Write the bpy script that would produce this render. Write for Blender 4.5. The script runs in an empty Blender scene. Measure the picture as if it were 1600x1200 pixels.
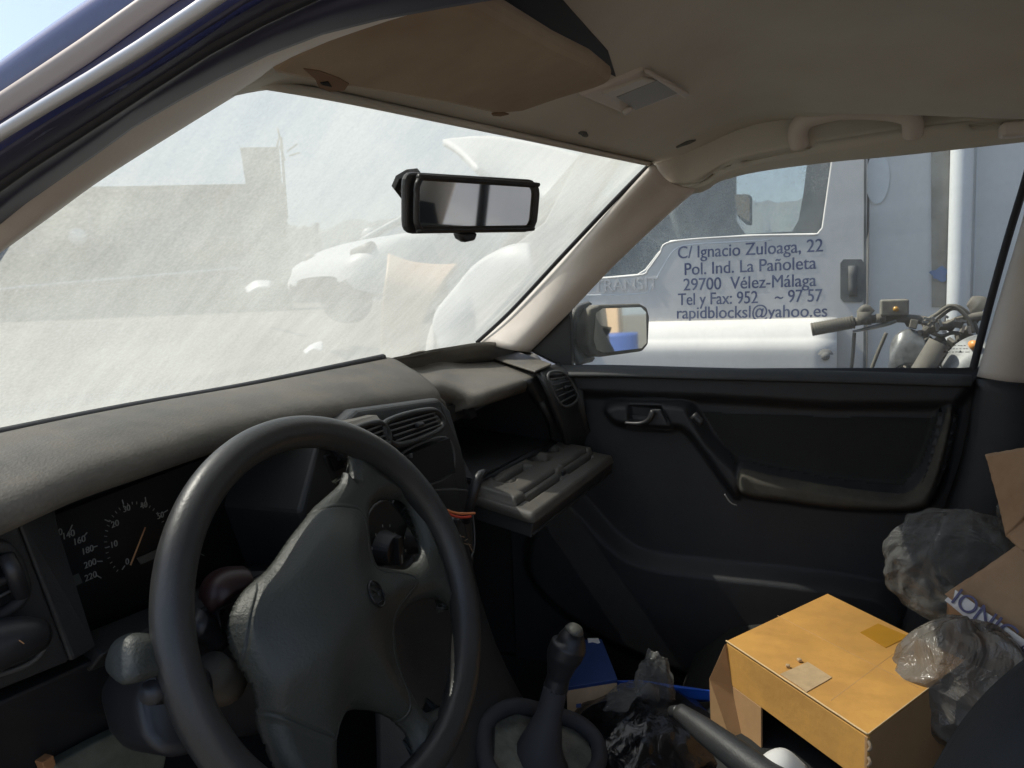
import bpy, bmesh, math, random
import numpy as np
from mathutils import Vector, Matrix
SC=bpy.context.scene; COL=SC.collection
# ------------------------------------------------------------------ camera
F=1200.0; YAW=math.radians(22.6); PIT=math.radians(6.65); ROLL=math.atan(0.04)
C0=np.array([-0.80,0,1.12])
fw=np.array([math.cos(YAW)*math.cos(PIT),math.sin(YAW)*math.cos(PIT),-math.sin(PIT)])
_r0=np.array([math.sin(YAW),-math.cos(YAW),0]); _u0=np.cross(_r0,fw)
rr=_r0*math.cos(ROLL)-_u0*math.sin(ROLL); uu=_u0*math.cos(ROLL)+_r0*math.sin(ROLL)
cam=bpy.data.cameras.new('camera'); co=bpy.data.objects.new('camera',cam); COL.objects.link(co)
co.matrix_world=Matrix(((rr[0],uu[0],-fw[0],C0[0]),(rr[1],uu[1],-fw[1],C0[1]),(rr[2],uu[2],-fw[2],C0[2]),(0,0,0,1)))
cam.sensor_fit='HORIZONTAL'; cam.sensor_width=36; cam.lens=36*F/1600; cam.clip_start=0.02; cam.clip_end=20000
SC.camera=co
# ------------------------------------------------------------------ light
SUN=Vector((-0.05,0.70,1.0)).normalized()
EL=math.asin(SUN.z); AZ=math.atan2(SUN.x,SUN.y)
W=bpy.data.worlds.new("World"); SC.world=W; W.use_nodes=True
nt=W.node_tree; bg=nt.nodes['Background']; sky=nt.nodes.new('ShaderNodeTexSky')
sky.sky_type='NISHITA'; sky.sun_disc=False; sky.sun_elevation=EL; sky.sun_rotation=AZ; sky.dust_density=1.5; sky.altitude=50
nt.links.new(sky.outputs[0],bg.inputs[0]); bg.inputs[1].default_value=0.15
sl=bpy.data.lights.new('sun','SUN'); sl.energy=5.0; sl.angle=math.radians(0.5); sl.color=(1,0.94,0.84)
so=bpy.data.objects.new('sun',sl); COL.objects.link(so); so.rotation_euler=SUN.to_track_quat('Z','Y').to_euler()
SC.view_settings.view_transform='Standard'; SC.view_settings.look='None'; SC.view_settings.exposure=0.62
SC.view_settings.gamma=1
SC.render.engine='CYCLES'; SC.cycles.max_bounces=10; SC.cycles.transparent_max_bounces=24; SC.cycles.diffuse_bounces=5
# ------------------------------------------------------------------ geometry helpers
def ray(px,py): return fw*F+rr*(px-800)-uu*(py-600)
def U(px,py,X=None,Y=None,Z=None,D=None,P=None):
    """point of the place seen along a direction, at a chosen real plane or depth"""
    d=ray(px,py)
    if X is not None: t=(X-C0[0])/d[0]
    elif Y is not None: t=(Y-C0[1])/d[1]
    elif Z is not None: t=(Z-C0[2])/d[2]
    elif P is not None:
        o,n=np.array(P[0]),np.array(P[1]); t=((o-C0)@n)/(d@n)
    else: t=D/F
    return Vector(C0+d*t)
def UL(pts,**k): return [U(p[0],p[1],**k) for p in pts]
def cr(pts,n,closed=False):
    """Catmull-Rom resample to n points, even in arc length"""
    P=[np.array(p,float) for p in pts]; m=len(P)
    if m==2 and not closed: return [Vector(P[0]*(1-i/(n-1))+P[1]*i/(n-1)) for i in range(n)]
    seg=m if closed else m-1; out=[]
    for i in range(seg):
        if closed: a,b,c,d=P[(i-1)%m],P[i],P[(i+1)%m],P[(i+2)%m]
        else: a,b,c,d=P[max(i-1,0)],P[i],P[i+1],P[min(i+2,m-1)]
        for k in range(12):
            t=k/12; out.append(.5*((2*b)+(c-a)*t+(2*a-5*b+4*c-d)*t*t+(3*b-a-3*c+d)*t**3))
    out.append(P[0] if closed else P[-1])
    out=np.array(out); L=np.r_[0,np.cumsum(np.linalg.norm(np.diff(out,axis=0),axis=1))]
    s=np.linspace(0,L[-1],n+1 if closed else n)
    r=np.stack([np.interp(s,L,out[:,j]) for j in range(out.shape[1])],1)
    if closed: r=r[:-1]
    return [Vector(v) for v in r]
def mesh(name,verts,faces,mat,parent=None,smooth=True,solid=0,bevel=0,sub=0,off=-1):
    me=bpy.data.meshes.new(name); me.from_pydata([tuple(v) for v in verts],[],faces); me.validate(); me.update()
    if smooth: me.polygons.foreach_set('use_smooth',[True]*len(me.polygons))
    return link(name,me,mat,parent,solid,bevel,sub,off)
def link(name,me,mat,parent=None,solid=0,bevel=0,sub=0,off=-1):
    me.name=name
    o=bpy.data.objects.new(name,me); COL.objects.link(o)
    me.materials.clear()
    for m_ in (mat if isinstance(mat,(list,tuple)) else [mat]): me.materials.append(m_)
    if parent is not None:
        o.parent=parent; o.matrix_parent_inverse=WORLD(parent).inverted()
    if solid:
        s=o.modifiers.new('s','SOLIDIFY'); s.thickness=solid; s.offset=off
    if bevel:
        b=o.modifiers.new('b','BEVEL'); b.width=bevel; b.segments=3; b.limit_method='ANGLE'; b.angle_limit=math.radians(35); b.harden_normals=False
    if sub:
        s=o.modifiers.new('u','SUBSURF'); s.levels=sub; s.render_levels=sub
    return o
def WORLD(o):
    m=Matrix.LocRotScale(o.location,o.rotation_euler,o.scale)
    return WORLD(o.parent)@o.matrix_parent_inverse@m if o.parent else m
def loft(name,rows,mat,parent=None,n=24,m=16,solid=0,off=-1,closed=False,smooth=True,bevel=0):
    R=[cr(r,n,closed) for r in rows]
    cols=[cr([r[i] for r in R],m) for i in range(n)]
    v=[cols[i][j] for j in range(m) for i in range(n)]
    f=[]
    for j in range(m-1):
        for i in range(n if closed else n-1):
            k=(i+1)%n; f.append((j*n+i,j*n+k,(j+1)*n+k,(j+1)*n+i))
    return mesh(name,v,f,mat,parent,smooth,solid,bevel,0,off)
def tube_geo(pts,rad,closed=False,n=None,seg=12,flat=(1,1),up=None,caps=True):
    n=n or max(8,6*len(pts)); P=cr(pts,n,closed) if len(pts)>2 or n>2 else [Vector(p) for p in pts]
    N=len(P); rads=np.interp(np.linspace(0,1,N),np.linspace(0,1,len(rad)),rad) if isinstance(rad,(list,tuple)) else [rad]*N
    up=Vector(up) if up is not None else None
    T=[]
    for i in range(N):
        a=P[(i-1)%N] if (closed or i>0) else P[0]; b=P[(i+1)%N] if (closed or i<N-1) else P[-1]
        T.append((b-a).normalized())
    nv=up or (Vector((0,0,1)) if abs(T[0].z)<.9 else Vector((1,0,0)))
    v=[];f=[]
    for i in range(N):
        if up is not None: nv=up
        s=T[i].cross(nv).normalized(); q=s.cross(T[i]).normalized(); nv=q
        for k in range(seg):
            a=2*math.pi*k/seg; v.append(P[i]+s*(math.cos(a)*rads[i]*flat[0])+q*(math.sin(a)*rads[i]*flat[1]))
    for i in range(N if closed else N-1):
        j=(i+1)%N
        for k in range(seg):
            l=(k+1)%seg; f.append((i*seg+k,i*seg+l,j*seg+l,j*seg+k))
    if caps and not closed:
        f.append(tuple(range(seg))[::-1]); f.append(tuple((N-1)*seg+k for k in range(seg)))
    return v,f
def merge(geos):
    V=[];F_=[]
    for v,f in geos:
        o=len(V); V+=list(v); F_+=[tuple(i+o for i in q) for q in f]
    return V,F_
def tube(name,pts,rad,mat,parent=None,**k):
    v,f=tube_geo(pts,rad,**k); return mesh(name,v,f,mat,parent)
def box_geo(c,s,R=None):
    R=R or Matrix.Identity(3); c=Vector(c)
    v=[c+R@Vector((x*s[0]/2,y*s[1]/2,z*s[2]/2)) for x in(-1,1) for y in(-1,1) for z in(-1,1)]
    return v,[(0,1,3,2),(4,6,7,5),(0,4,5,1),(2,3,7,6),(0,2,6,4),(1,5,7,3)]
def box(name,c,s,mat,parent=None,R=None,bevel=.003):
    v,f=box_geo(c,s,R); return mesh(name,v,f,mat,parent,False,0,bevel)
def prism_geo(poly,vec):
    n=len(poly); vec=Vector(vec); v=[Vector(p) for p in poly]+[Vector(p)+vec for p in poly]
    nrm=Vector((0,0,0))
    for i in range(n): nrm+=v[i].cross(v[(i+1)%n])
    f=[tuple(range(n)),tuple(range(2*n-1,n-1,-1))]+[(i,i+n,(i+1)%n+n,(i+1)%n) for i in range(n)]
    if nrm.dot(vec)>0: f=[q[::-1] for q in f]
    return v,f
def prism(name,poly,vec,mat,parent=None,bevel=0,smooth=False):
    v,f=prism_geo(poly,vec); return mesh(name,v,f,mat,parent,smooth,0,bevel)
def prisms(name,L,mat,parent=None,bevel=0):
    v,f=merge([prism_geo(p,vec) for p,vec in L]); return mesh(name,v,f,mat,parent,False,0,bevel)
def frame_of(o,ax,ay):
    ax=Vector(ax).normalized(); ay=Vector(ay); ay=(ay-ax*ay.dot(ax)).normalized(); az=ax.cross(ay)
    return Matrix(((ax.x,ay.x,az.x,o[0]),(ax.y,ay.y,az.y,o[1]),(ax.z,ay.z,az.z,o[2]),(0,0,0,1)))
def plate(name,outer,holes,M,depth,mat,parent=None,bevel=0.0):
    """flat plate with holes; outline given as 3D points, thickness about M's plane"""
    cu=bpy.data.curves.new('c','CURVE'); cu.dimensions='2D'; cu.fill_mode='BOTH'; cu.extrude=depth/2; cu.bevel_depth=bevel; cu.bevel_resolution=2
    Mi=M.inverted()
    for poly in [outer]+holes:
        sp=cu.splines.new('POLY'); sp.points.add(len(poly)-1); sp.use_cyclic_u=True
        for i,p in enumerate(poly):
            q=Mi@Vector(p); sp.points[i].co=(q.x,q.y,0,1)
    ob=bpy.data.objects.new('c',cu); me=bpy.data.meshes.new_from_object(ob); bpy.data.objects.remove(ob)
    me.transform(M); return link(name,me,mat,parent)
def text_mesh(s,M,size,depth=.0003,align='LEFT',space=1.0,bold=0):
    cu=bpy.data.curves.new('t','FONT'); cu.body=s; cu.size=size; cu.extrude=depth; cu.align_x=align; cu.space_character=space; cu.offset=bold
    ob=bpy.data.objects.new('t',cu); me=bpy.data.meshes.new_from_object(ob); bpy.data.objects.remove(ob); bpy.data.curves.remove(cu)
    me.transform(M); v=[q.co.copy() for q in me.vertices]; f=[tuple(p.vertices) for p in me.polygons]; bpy.data.meshes.remove(me)
    return v,f
def sdf(poly,x,y):
    """signed distance, positive inside; x,y arrays"""
    d=np.full(x.shape,1e9); ins=np.zeros(x.shape,bool); n=len(poly)
    for i in range(n):
        x0,y0=poly[i]; x1,y1=poly[(i+1)%n]; ex,ey=x1-x0,y1-y0
        t=np.clip(((x-x0)*ex+(y-y0)*ey)/(ex*ex+ey*ey+1e-12),0,1)
        d=np.minimum(d,np.hypot(x-x0-t*ex,y-y0-t*ey))
        if abs(ey)>1e-12:
            c=((y0>y)!=(y1>y))&(x<ex*(y-y0)/ey+x0); ins^=c
    return np.where(ins,d,-d)
def sm(a,b,x):
    t=np.clip((x-a)/(b-a),0,1); return t*t*(3-2*t)
def grid_mesh(name,P,mat,parent=None,mask=None,solid=0,off=-1,flip=False):
    h,w,_=P.shape; v=P.reshape(-1,3); f=[]
    for j in range(h-1):
        for i in range(w-1):
            if mask is None or mask[j,i]:
                q=(j*w+i,j*w+i+1,(j+1)*w+i+1,(j+1)*w+i); f.append(q[::-1] if flip else q)
    o=mesh(name,v.tolist(),f,mat,parent,True,solid,0,0,off)
    if mask is not None:
        bm=bmesh.new(); bm.from_mesh(o.data); bmesh.ops.delete(bm,geom=[q for q in bm.verts if not q.link_faces],context='VERTS'); bm.to_mesh(o.data); bm.free()
    return o
def empty(name,loc,label,cat,group=None):
    o=bpy.data.objects.new(name,None); COL.objects.link(o); o.location=loc; o.empty_display_size=.1
    return tag(o,label,cat,group)
def tag(o,label,cat,group=None):
    o['label']=label; o['category']=cat
    if group: o['group']=group
    return o
def struct(o): o['kind']='structure'; return o
# ------------------------------------------------------------------ materials
def mat(name,col,rough=.6,metal=0,bump=0,bscale=200,var=0,vscale=8,dust=0,dcol=(.32,.29,.24),spec=.5,coat=0,col2=None,detail=4):
    m=bpy.data.materials.new(name); m.use_nodes=True; t=m.node_tree; b=t.nodes['Principled BSDF']
    b.inputs['Roughness'].default_value=rough; b.inputs['Metallic'].default_value=metal
    b.inputs['Specular IOR Level'].default_value=spec; b.inputs['Coat Weight'].default_value=coat
    tc=t.nodes.new('ShaderNodeTexCoord'); L=t.links
    base=t.nodes.new('ShaderNodeRGB'); base.outputs[0].default_value=(*col,1); cur=base.outputs[0]
    if var or col2:
        n=t.nodes.new('ShaderNodeTexNoise'); n.inputs['Scale'].default_value=vscale; n.inputs['Detail'].default_value=detail; n.inputs['Roughness'].default_value=.65
        L.new(tc.outputs['Object'],n.inputs['Vector'])
        r=t.nodes.new('ShaderNodeMapRange'); r.inputs[1].default_value=.35; r.inputs[2].default_value=.68; L.new(n.outputs[0],r.inputs[0])
        x=t.nodes.new('ShaderNodeMix'); x.data_type='RGBA'; L.new(r.outputs[0],x.inputs[0]); L.new(cur,x.inputs[6])
        c2=col2 or tuple(min(1,c*(1+var)) for c in col); x.inputs[7].default_value=(*c2,1); cur=x.outputs[2]
    if dust:
        n=t.nodes.new('ShaderNodeTexNoise'); n.inputs['Scale'].default_value=14; n.inputs['Detail'].default_value=8; n.inputs['Roughness'].default_value=.75
        L.new(tc.outputs['Object'],n.inputs['Vector'])
        r=t.nodes.new('ShaderNodeMapRange'); r.inputs[1].default_value=.3; r.inputs[2].default_value=.75; r.inputs[3].default_value=.25*dust; r.inputs[4].default_value=dust; L.new(n.outputs[0],r.inputs[0])
        x=t.nodes.new('ShaderNodeMix'); x.data_type='RGBA'; L.new(r.outputs[0],x.inputs[0]); L.new(cur,x.inputs[6]); x.inputs[7].default_value=(*dcol,1); cur=x.outputs[2]
        ra=t.nodes.new('ShaderNodeMath'); ra.operation='MULTIPLY_ADD'; L.new(r.outputs[0],ra.inputs[0]); ra.inputs[1].default_value=.5; ra.inputs[2].default_value=rough; L.new(ra.outputs[0],b.inputs['Roughness'])
    L.new(cur,b.inputs['Base Color'])
    if bump:
        n=t.nodes.new('ShaderNodeTexNoise'); n.inputs['Scale'].default_value=bscale; n.inputs['Detail'].default_value=3
        L.new(tc.outputs['Object'],n.inputs['Vector']); bp=t.nodes.new('ShaderNodeBump'); bp.inputs['Strength'].default_value=bump; bp.inputs['Distance'].default_value=.001
        L.new(n.outputs[0],bp.inputs['Height']); L.new(bp.outputs[0],b.inputs['Normal'])
    return m
def dusty_glass(name,f0,f1,tint=(.93,.96,.95),dcol=(.80,.80,.76),streak=True,scale=6,trans=.75,gloss=.06):
    """clear pane with a real layer of dust that scatters light through it"""
    m=bpy.data.materials.new(name); m.use_nodes=True; t=m.node_tree; L=t.links
    for n in list(t.nodes):
        if n.type!='OUTPUT_MATERIAL': t.nodes.remove(n)
    out=t.nodes['Material Output']; tc=t.nodes.new('ShaderNodeTexCoord')
    tr=t.nodes.new('ShaderNodeBsdfTransparent'); tr.inputs[0].default_value=(*tint,1)
    gl=t.nodes.new('ShaderNodeBsdfGlossy'); gl.inputs['Roughness'].default_value=.02
    lw=t.nodes.new('ShaderNodeFresnel'); lw.inputs[0].default_value=1.35
    ms=t.nodes.new('ShaderNodeMath'); ms.operation='MULTIPLY'; ms.inputs[1].default_value=gloss/.06*.5; L.new(lw.outputs[0],ms.inputs[0])
    clear=t.nodes.new('ShaderNodeMixShader'); L.new(ms.outputs[0],clear.inputs[0]); L.new(tr.outputs[0],clear.inputs[1]); L.new(gl.outputs[0],clear.inputs[2])
    df=t.nodes.new('ShaderNodeBsdfDiffuse'); df.inputs[0].default_value=(*dcol,1)
    tl=t.nodes.new('ShaderNodeBsdfTranslucent'); tl.inputs[0].default_value=(*dcol,1)
    du=t.nodes.new('ShaderNodeMixShader'); du.inputs[0].default_value=trans; L.new(df.outputs[0],du.inputs[1]); L.new(tl.outputs[0],du.inputs[2])
    def noise(sc,detail,rough,st=(1,1,1),rot=(0,0,0)):
        mp=t.nodes.new('ShaderNodeMapping'); mp.inputs['Scale'].default_value=st; mp.inputs['Rotation'].default_value=rot; L.new(tc.outputs['Object'],mp.inputs[0])
        n=t.nodes.new('ShaderNodeTexNoise'); n.inputs['Scale'].default_value=sc; n.inputs['Detail'].default_value=detail; n.inputs['Roughness'].default_value=rough; L.new(mp.outputs[0],n.inputs[0]); return n.outputs[0]
    a=noise(scale*.4,5,.55); b=noise(scale*9,4,.75,(1,.25,.25) if streak else (1,1,1),(0,0,math.radians(-35)) if streak else (0,0,0)); c=noise(scale*60,2,.6)
    def ma(op,x,y,z=None):
        n=t.nodes.new('ShaderNodeMath'); n.operation=op
        for i,q in enumerate((x,y,z)):
            if q is None: continue
            if isinstance(q,(int,float)): n.inputs[i].default_value=q
            else: L.new(q,n.inputs[i])
        return n.outputs[0]
    s=ma('ADD',ma('ADD',ma('MULTIPLY',a,.58),ma('MULTIPLY',b,.22)),ma('MULTIPLY',c,.2))
    r=t.nodes.new('ShaderNodeMapRange'); r.inputs[1].default_value=.38; r.inputs[2].default_value=.62; r.inputs[3].default_value=f0; r.inputs[4].default_value=f1; L.new(s,r.inputs[0])
    mx=t.nodes.new('ShaderNodeMixShader'); L.new(r.outputs[0],mx.inputs[0]); L.new(clear.outputs[0],mx.inputs[1]); L.new(du.outputs[0],mx.inputs[2])
    L.new(mx.outputs[0],out.inputs[0]); return m
M={}
M['dashtop']=mat('dash_top_plastic',(.045,.044,.042),.5,bump=.6,bscale=420,dust=.55,dcol=(.26,.23,.18))
M['lid']=mat('lid_plastic',(.040,.040,.040),.45,bump=.4,bscale=420,dust=.38,dcol=(.26,.23,.18))
M['plastic']=mat('dark_plastic',(.018,.020,.023),.45,bump=.35,bscale=500,dust=.11,dcol=(.2,.18,.14))
M['plain']=mat('smooth_dark_plastic',(.014,.015,.018),.42,dust=.05)
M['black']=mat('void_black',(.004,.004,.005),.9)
M['edge']=mat('worn_vent_edge',(.09,.09,.09),.5)
M['rim']=mat('wheel_rim_leather',(.019,.020,.022),.38,bump=.25,bscale=300,dust=.09,dcol=(.30,.27,.2))
M['pad']=mat('airbag_plastic',(.028,.032,.029),.47,bump=.6,bscale=380,dust=.10,dcol=(.24,.23,.18))
M['emblem']=mat('emblem_plastic',(.010,.010,.011),.3)
M['door']=mat('door_plastic',(.014,.016,.021),.58,bump=.4,bscale=450,dust=.10,dcol=(.18,.17,.13))
M['cloth']=mat('door_cloth',(.008,.009,.010),.85,bump=.5,bscale=900,dust=.07,dcol=(.15,.14,.1))
M['liner']=mat('headliner_fabric',(.58,.55,.48),.9,bump=.35,bscale=260,col2=(.50,.46,.385),vscale=3.0)
M['trim']=mat('pillar_plastic',(.60,.54,.48),.55,bump=.2,bscale=400,var=-.12,vscale=9)
M['paint']=mat('blue_car_paint',(.012,.022,.115),.22,coat=.6,dust=.12,dcol=(.3,.27,.24))
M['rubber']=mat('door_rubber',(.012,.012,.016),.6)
M['screen']=dusty_glass('dusty_windscreen',.42,.72,dcol=(.445,.465,.43),trans=.8)
M['pane']=dusty_glass('dusty_side_glass',.03,.11,streak=False,scale=10,trans=.4)
M['mirror']=mat('mirror_silver',(.85,.85,.8),.03,metal=1)
M['card']=mat('cardboard',(.62,.325,.075),.8,bump=.5,bscale=90,col2=(.50,.26,.065),vscale=14)
M['cardin']=mat('cardboard_inside',(.50,.29,.13),.85,bump=.3,bscale=120,var=-.15,vscale=10)
M['cardbrown']=mat('worn_cardboard',(.40,.26,.15),.8,bump=.5,bscale=60,col2=(.30,.19,.11),vscale=12)
M['tapebrown']=mat('packing_tape',(.50,.25,.03),.25)
M['tapepale']=mat('frosted_tape',(.58,.42,.24),.4,var=-.2,vscale=80)
M['tapewhite']=mat('printed_tape',(.62,.62,.62),.35)
M['ink']=mat('blue_ink',(.06,.06,.16),.5)
M['vanwhite']=mat('van_paint',(.74,.70,.65),.5,var=-.14,vscale=2.2,spec=.4)
M['boxwhite']=mat('cargo_box_paint',(.69,.66,.62),.55,var=-.15,vscale=1.5,spec=.3)
M['white']=mat('white_paint',(.68,.68,.67),.45)
M['panelwhite']=mat('white_panel',(.86,.86,.84),.5)
M['silver']=mat('silver_paint',(.36,.37,.37),.4)
M['vantext']=mat('faded_blue_lettering',(.07,.08,.17),.6,col2=(.17,.19,.27),vscale=14)
M['grime']=mat('dark_grime',(.10,.10,.09),.9,col2=(.22,.21,.2),vscale=12)
M['vandark']=mat('van_trim',(.045,.047,.05),.7,var=.6,vscale=6,dust=.2)
M['alu']=mat('dirty_aluminium',(.42,.42,.42),.38,metal=.8,var=-.35,vscale=25)
M['dirtmetal']=mat('dusty_black_metal',(.05,.047,.042),.6,dust=.55,dcol=(.28,.24,.18))
M['rust']=mat('rust',(.32,.15,.06),.85)
M['amber']=mat('orange_plastic',(.75,.30,.06),.4)
M['blue']=mat('blue_plastic',(.01,.09,.55),.4)
M['bluebox']=mat('blue_card',(.012,.04,.16),.5)
M['kraft']=mat('kraft_card',(.42,.30,.19),.8,var=-.25,vscale=30)
M['paper']=mat('white_paper',(.66,.65,.62),.7)
M['binbag']=mat('black_polythene',(.006,.006,.007),.2,bump=.4,bscale=30)
for n_s in M['binbag'].node_tree.nodes:
    if n_s.type=='BUMP': n_s.inputs['Distance'].default_value=.004
    if n_s.type=='TEX_NOISE': n_s.inputs['Distortion'].default_value=2.5
M['ground']=mat('dusty_yard',(.19,.17,.14),.95,bump=.5,bscale=4,col2=(.13,.12,.10),vscale=.6)
M['yardline']=mat('line_paint',(.6,.6,.56),.8)
M['hill']=mat('hill_scrub',(.10,.12,.09),1,col2=(.17,.15,.11),vscale=.004)
M['wall']=mat('building_render',(.20,.20,.11),.9,var=-.3,vscale=.5)
M['beigepaint']=mat('beige_car_paint',(.62,.44,.30),.5)
M['glassdark']=mat('car_glass',(.04,.05,.055),.1)
M['tyre']=mat('tyre',(.02,.02,.02),.8)
M['print']=mat('dial_print',(.28,.285,.26),.6)
M['needle']=mat('dial_needle',(.60,.33,.16),.6)
M['lcd']=mat('grey_lcd',(.085,.095,.085),.4)
M['dial']=mat('dial_black',(.006,.006,.007),.5)
M['red']=mat('dark_red_plastic',(.022,.007,.007),.45)
M['redwire']=mat('red_wire',(.55,.06,.03),.5)
M['orangewire']=mat('orange_wire',(.65,.22,.08),.5)
M['palemetal']=mat('painted_bracket',(.15,.16,.125),.6,var=-.4,vscale=30)
M['lamp']=mat('lamp_lens',(.20,.18,.15),.35,bump=.6,bscale=900)
M['visor']=mat('visor_cloth',(.36,.28,.19),.85,bump=.2,bscale=300,col2=(.25,.17,.11),vscale=6)
M['stain']=mat('visor_stain',(.17,.10,.055),.8)
M['gaiter']=mat('grey_gaiter',(.035,.035,.04),.75)
M['floor']=mat('dark_carpet',(.008,.008,.009),1)
def clear_bag():
    m=bpy.data.materials.new('clear_polythene'); m.use_nodes=True; t=m.node_tree; L=t.links; b=t.nodes['Principled BSDF']; out=t.nodes['Material Output']
    b.inputs['Base Color'].default_value=(.36,.36,.35,1); b.inputs['Roughness'].default_value=.12
    tr=t.nodes.new('ShaderNodeBsdfTransparent'); tr.inputs[0].default_value=(.90,.90,.88,1)
    lw=t.nodes.new('ShaderNodeLayerWeight'); lw.inputs[0].default_value=.35
    r=t.nodes.new('ShaderNodeMapRange'); r.inputs[3].default_value=.10; r.inputs[4].default_value=.62; L.new(lw.outputs['Facing'],r.inputs[0])
    x=t.nodes.new('ShaderNodeMixShader'); L.new(r.outputs[0],x.inputs[0]); L.new(tr.outputs[0],x.inputs[1]); L.new(b.outputs[0],x.inputs[2]); L.new(x.outputs[0],out.inputs[0])
    tc=t.nodes.new('ShaderNodeTexCoord'); vo=t.nodes.new('ShaderNodeTexVoronoi'); vo.inputs['Scale'].default_value=26; nn=t.nodes.new('ShaderNodeTexNoise'); nn.inputs['Scale'].default_value=13; nn.inputs['Detail'].default_value=5; nn.inputs['Distortion'].default_value=2.2
    L.new(tc.outputs['Object'],nn.inputs[0]); L.new(tc.outputs['Object'],vo.inputs[0]); ad=t.nodes.new('ShaderNodeMath'); ad.operation='ADD'; L.new(vo.outputs[0],ad.inputs[0]); L.new(nn.outputs[0],ad.inputs[1])
    bp=t.nodes.new('ShaderNodeBump'); bp.inputs['Distance'].default_value=.020; bp.inputs['Strength'].default_value=.9; L.new(ad.outputs[0],bp.inputs['Height']); L.new(bp.outputs[0],b.inputs['Normal']); L.new(bp.outputs[0],lw.inputs['Normal'])
    return m
M['clear']=clear_bag(); M['smoky']=clear_bag(); M['smoky'].name='smoky_polythene'
for n_s in M['smoky'].node_tree.nodes:
    if n_s.type=='MAP_RANGE': n_s.inputs[3].default_value=.60; n_s.inputs[4].default_value=.9
    if n_s.type=='BSDF_PRINCIPLED': n_s.inputs['Base Color'].default_value=(.24,.22,.19,1)

# ================================================================== the yard (setting)
gx=np.r_[np.linspace(-60,60,61)]; X_,Y_=np.meshgrid(np.r_[-9000,-2500,-600,-150,gx,150,600,2500,9000],np.r_[-9000,-2500,-600,-150,gx,150,600,2500,9000])
Z_=.86*sm(3.2,5.5,Y_)*sm(-6,2,X_)
grid_mesh('ground',np.stack([X_,Y_,Z_],-1),M['ground']); struct(bpy.data.objects['ground'])
random.seed(5); rs=np.random.RandomState(4)
def hills(name,a0,a1,R,h,seed):
    r=np.random.RandomState(seed); n=160; A=np.radians(np.linspace(a0,a1,n)); s=np.zeros(n)
    for k,am in((2,.5),(5,.35),(11,.16),(23,.08),(47,.04)): s+=am*np.sin(np.linspace(0,2*math.pi*k,n)*.5+r.rand()*6)
    H=h*(1+.35*s); P=[]
    for j,(q,zz) in enumerate(((0,0),(.12,.45),(.25,.8),(.4,1),(.7,.5),(1,0))):
        rad=R*(1+.5*q)+R*.02*r.randn(n); P.append(np.stack([np.cos(A)*rad,np.sin(A)*rad,H*zz*(1+.08*r.randn(n)*(0<zz<1))-5],-1))
    o=grid_mesh(name,np.array(P),M['hill']); struct(o)
hills('hills',36,80,1500,165,2)
hills('mountains',-40,60,5200,760,7)

# ================================================================== far building
bt=[U(-140,310,Z=5.2),U(100,305,Z=5.2),U(445,298,Z=5.2)]
d_=(bt[2]-bt[1]).normalized(); back=Vector((-d_.y,d_.x,0)); 
if back.dot(Vector(fw))<0: back=-back
back=Vector((ray(445,298)[0],ray(445,298)[1],0)).normalized()
a=bt[2]-d_*45; b=bt[2]
bld=empty('industrial_building',(b.x,b.y,0),'long low olive industrial building with a small block at its roof end','building')
prism('wall',[Vector((a.x,a.y,-.5)),Vector((b.x,b.y,-.5)),b,a],back*14,M['wall'],bld)
prism('parapet',[a-back*.15+Vector((0,0,.004)),b-back*.15+Vector((0,0,.004)),b-back*.15+Vector((0,0,.25)),a-back*.15+Vector((0,0,.25))],back*14.3,M['wall'],bld)
c1=b-d_*1.35
prism('roof_block',[c1+Vector((0,0,.25)),b-d_*.1+Vector((0,0,.25)),b-d_*.1+Vector((0,0,1.55)),c1-d_*.1+Vector((0,0,1.55))],back*1.5,M['wall'],bld)
g=[]
for k in range(9):
    p=b+Vector((.15*rs.randn(),.1*rs.randn(),.2+rs.rand()*1.7)); q=p+Vector((rs.randn()*.25,rs.randn()*.25,rs.randn()*.3)); g.append(tube_geo([p,q],.03,n=2,seg=5))
g.append(tube_geo([b+Vector((0,0,-1)),b+Vector((0,0,1.9))],.05,n=2,seg=5)); mesh('aerial',*merge(g),M['wall'],bld)
bn=Vector((d_.y,-d_.x,0)); bn=bn if bn.dot(Vector(fw))<0 else -bn
bo=tuple(b+bn*.2)
tube('wall_pipe',[U(-60,462,P=(bo,tuple(bn))),U(20,450,P=(bo,tuple(bn))),U(372,419,P=(bo,tuple(bn)))],.05,M['white'],bld,n=10)

nb_=bn*.03
for k in range(7):
    a0=b-d_*(3+k*5.2); 
    o_=prism('window',[Vector((a0.x,a0.y,3.2))+nb_,Vector((a0.x,a0.y,4.2))+nb_,Vector(((a0-d_*2.2).x,(a0-d_*2.2).y,4.2))+nb_,Vector(((a0-d_*2.2).x,(a0-d_*2.2).y,3.2))+nb_],bn*.02,M['grime'],bld)
    tube('downpipe',[Vector((a0.x,a0.y,0))+d_*1.5+bn*.12,Vector((a0.x,a0.y,5.1))+d_*1.5+bn*.12],.06,M['grime'],bld,n=2)
tube('wall_lamp',[U(124,370,P=(bo,tuple(bn))),U(124,370,P=(bo,tuple(bn)))+bn*.2],.28,M['panelwhite'],bld,n=3,seg=20)
ps=loft('paper_scrap',[[w_ for w_ in UL([(478,553),(490,545),(503,549)],D=1.42)],UL([(474,548),(488,538),(505,541)],D=1.44),UL([(483,541),(494,535),(503,533)],D=1.45)],M['panelwhite'],None,n=10,m=8,solid=.001); tag(ps,'small torn white paper scrap caught at the foot of the windscreen','paper')
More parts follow.
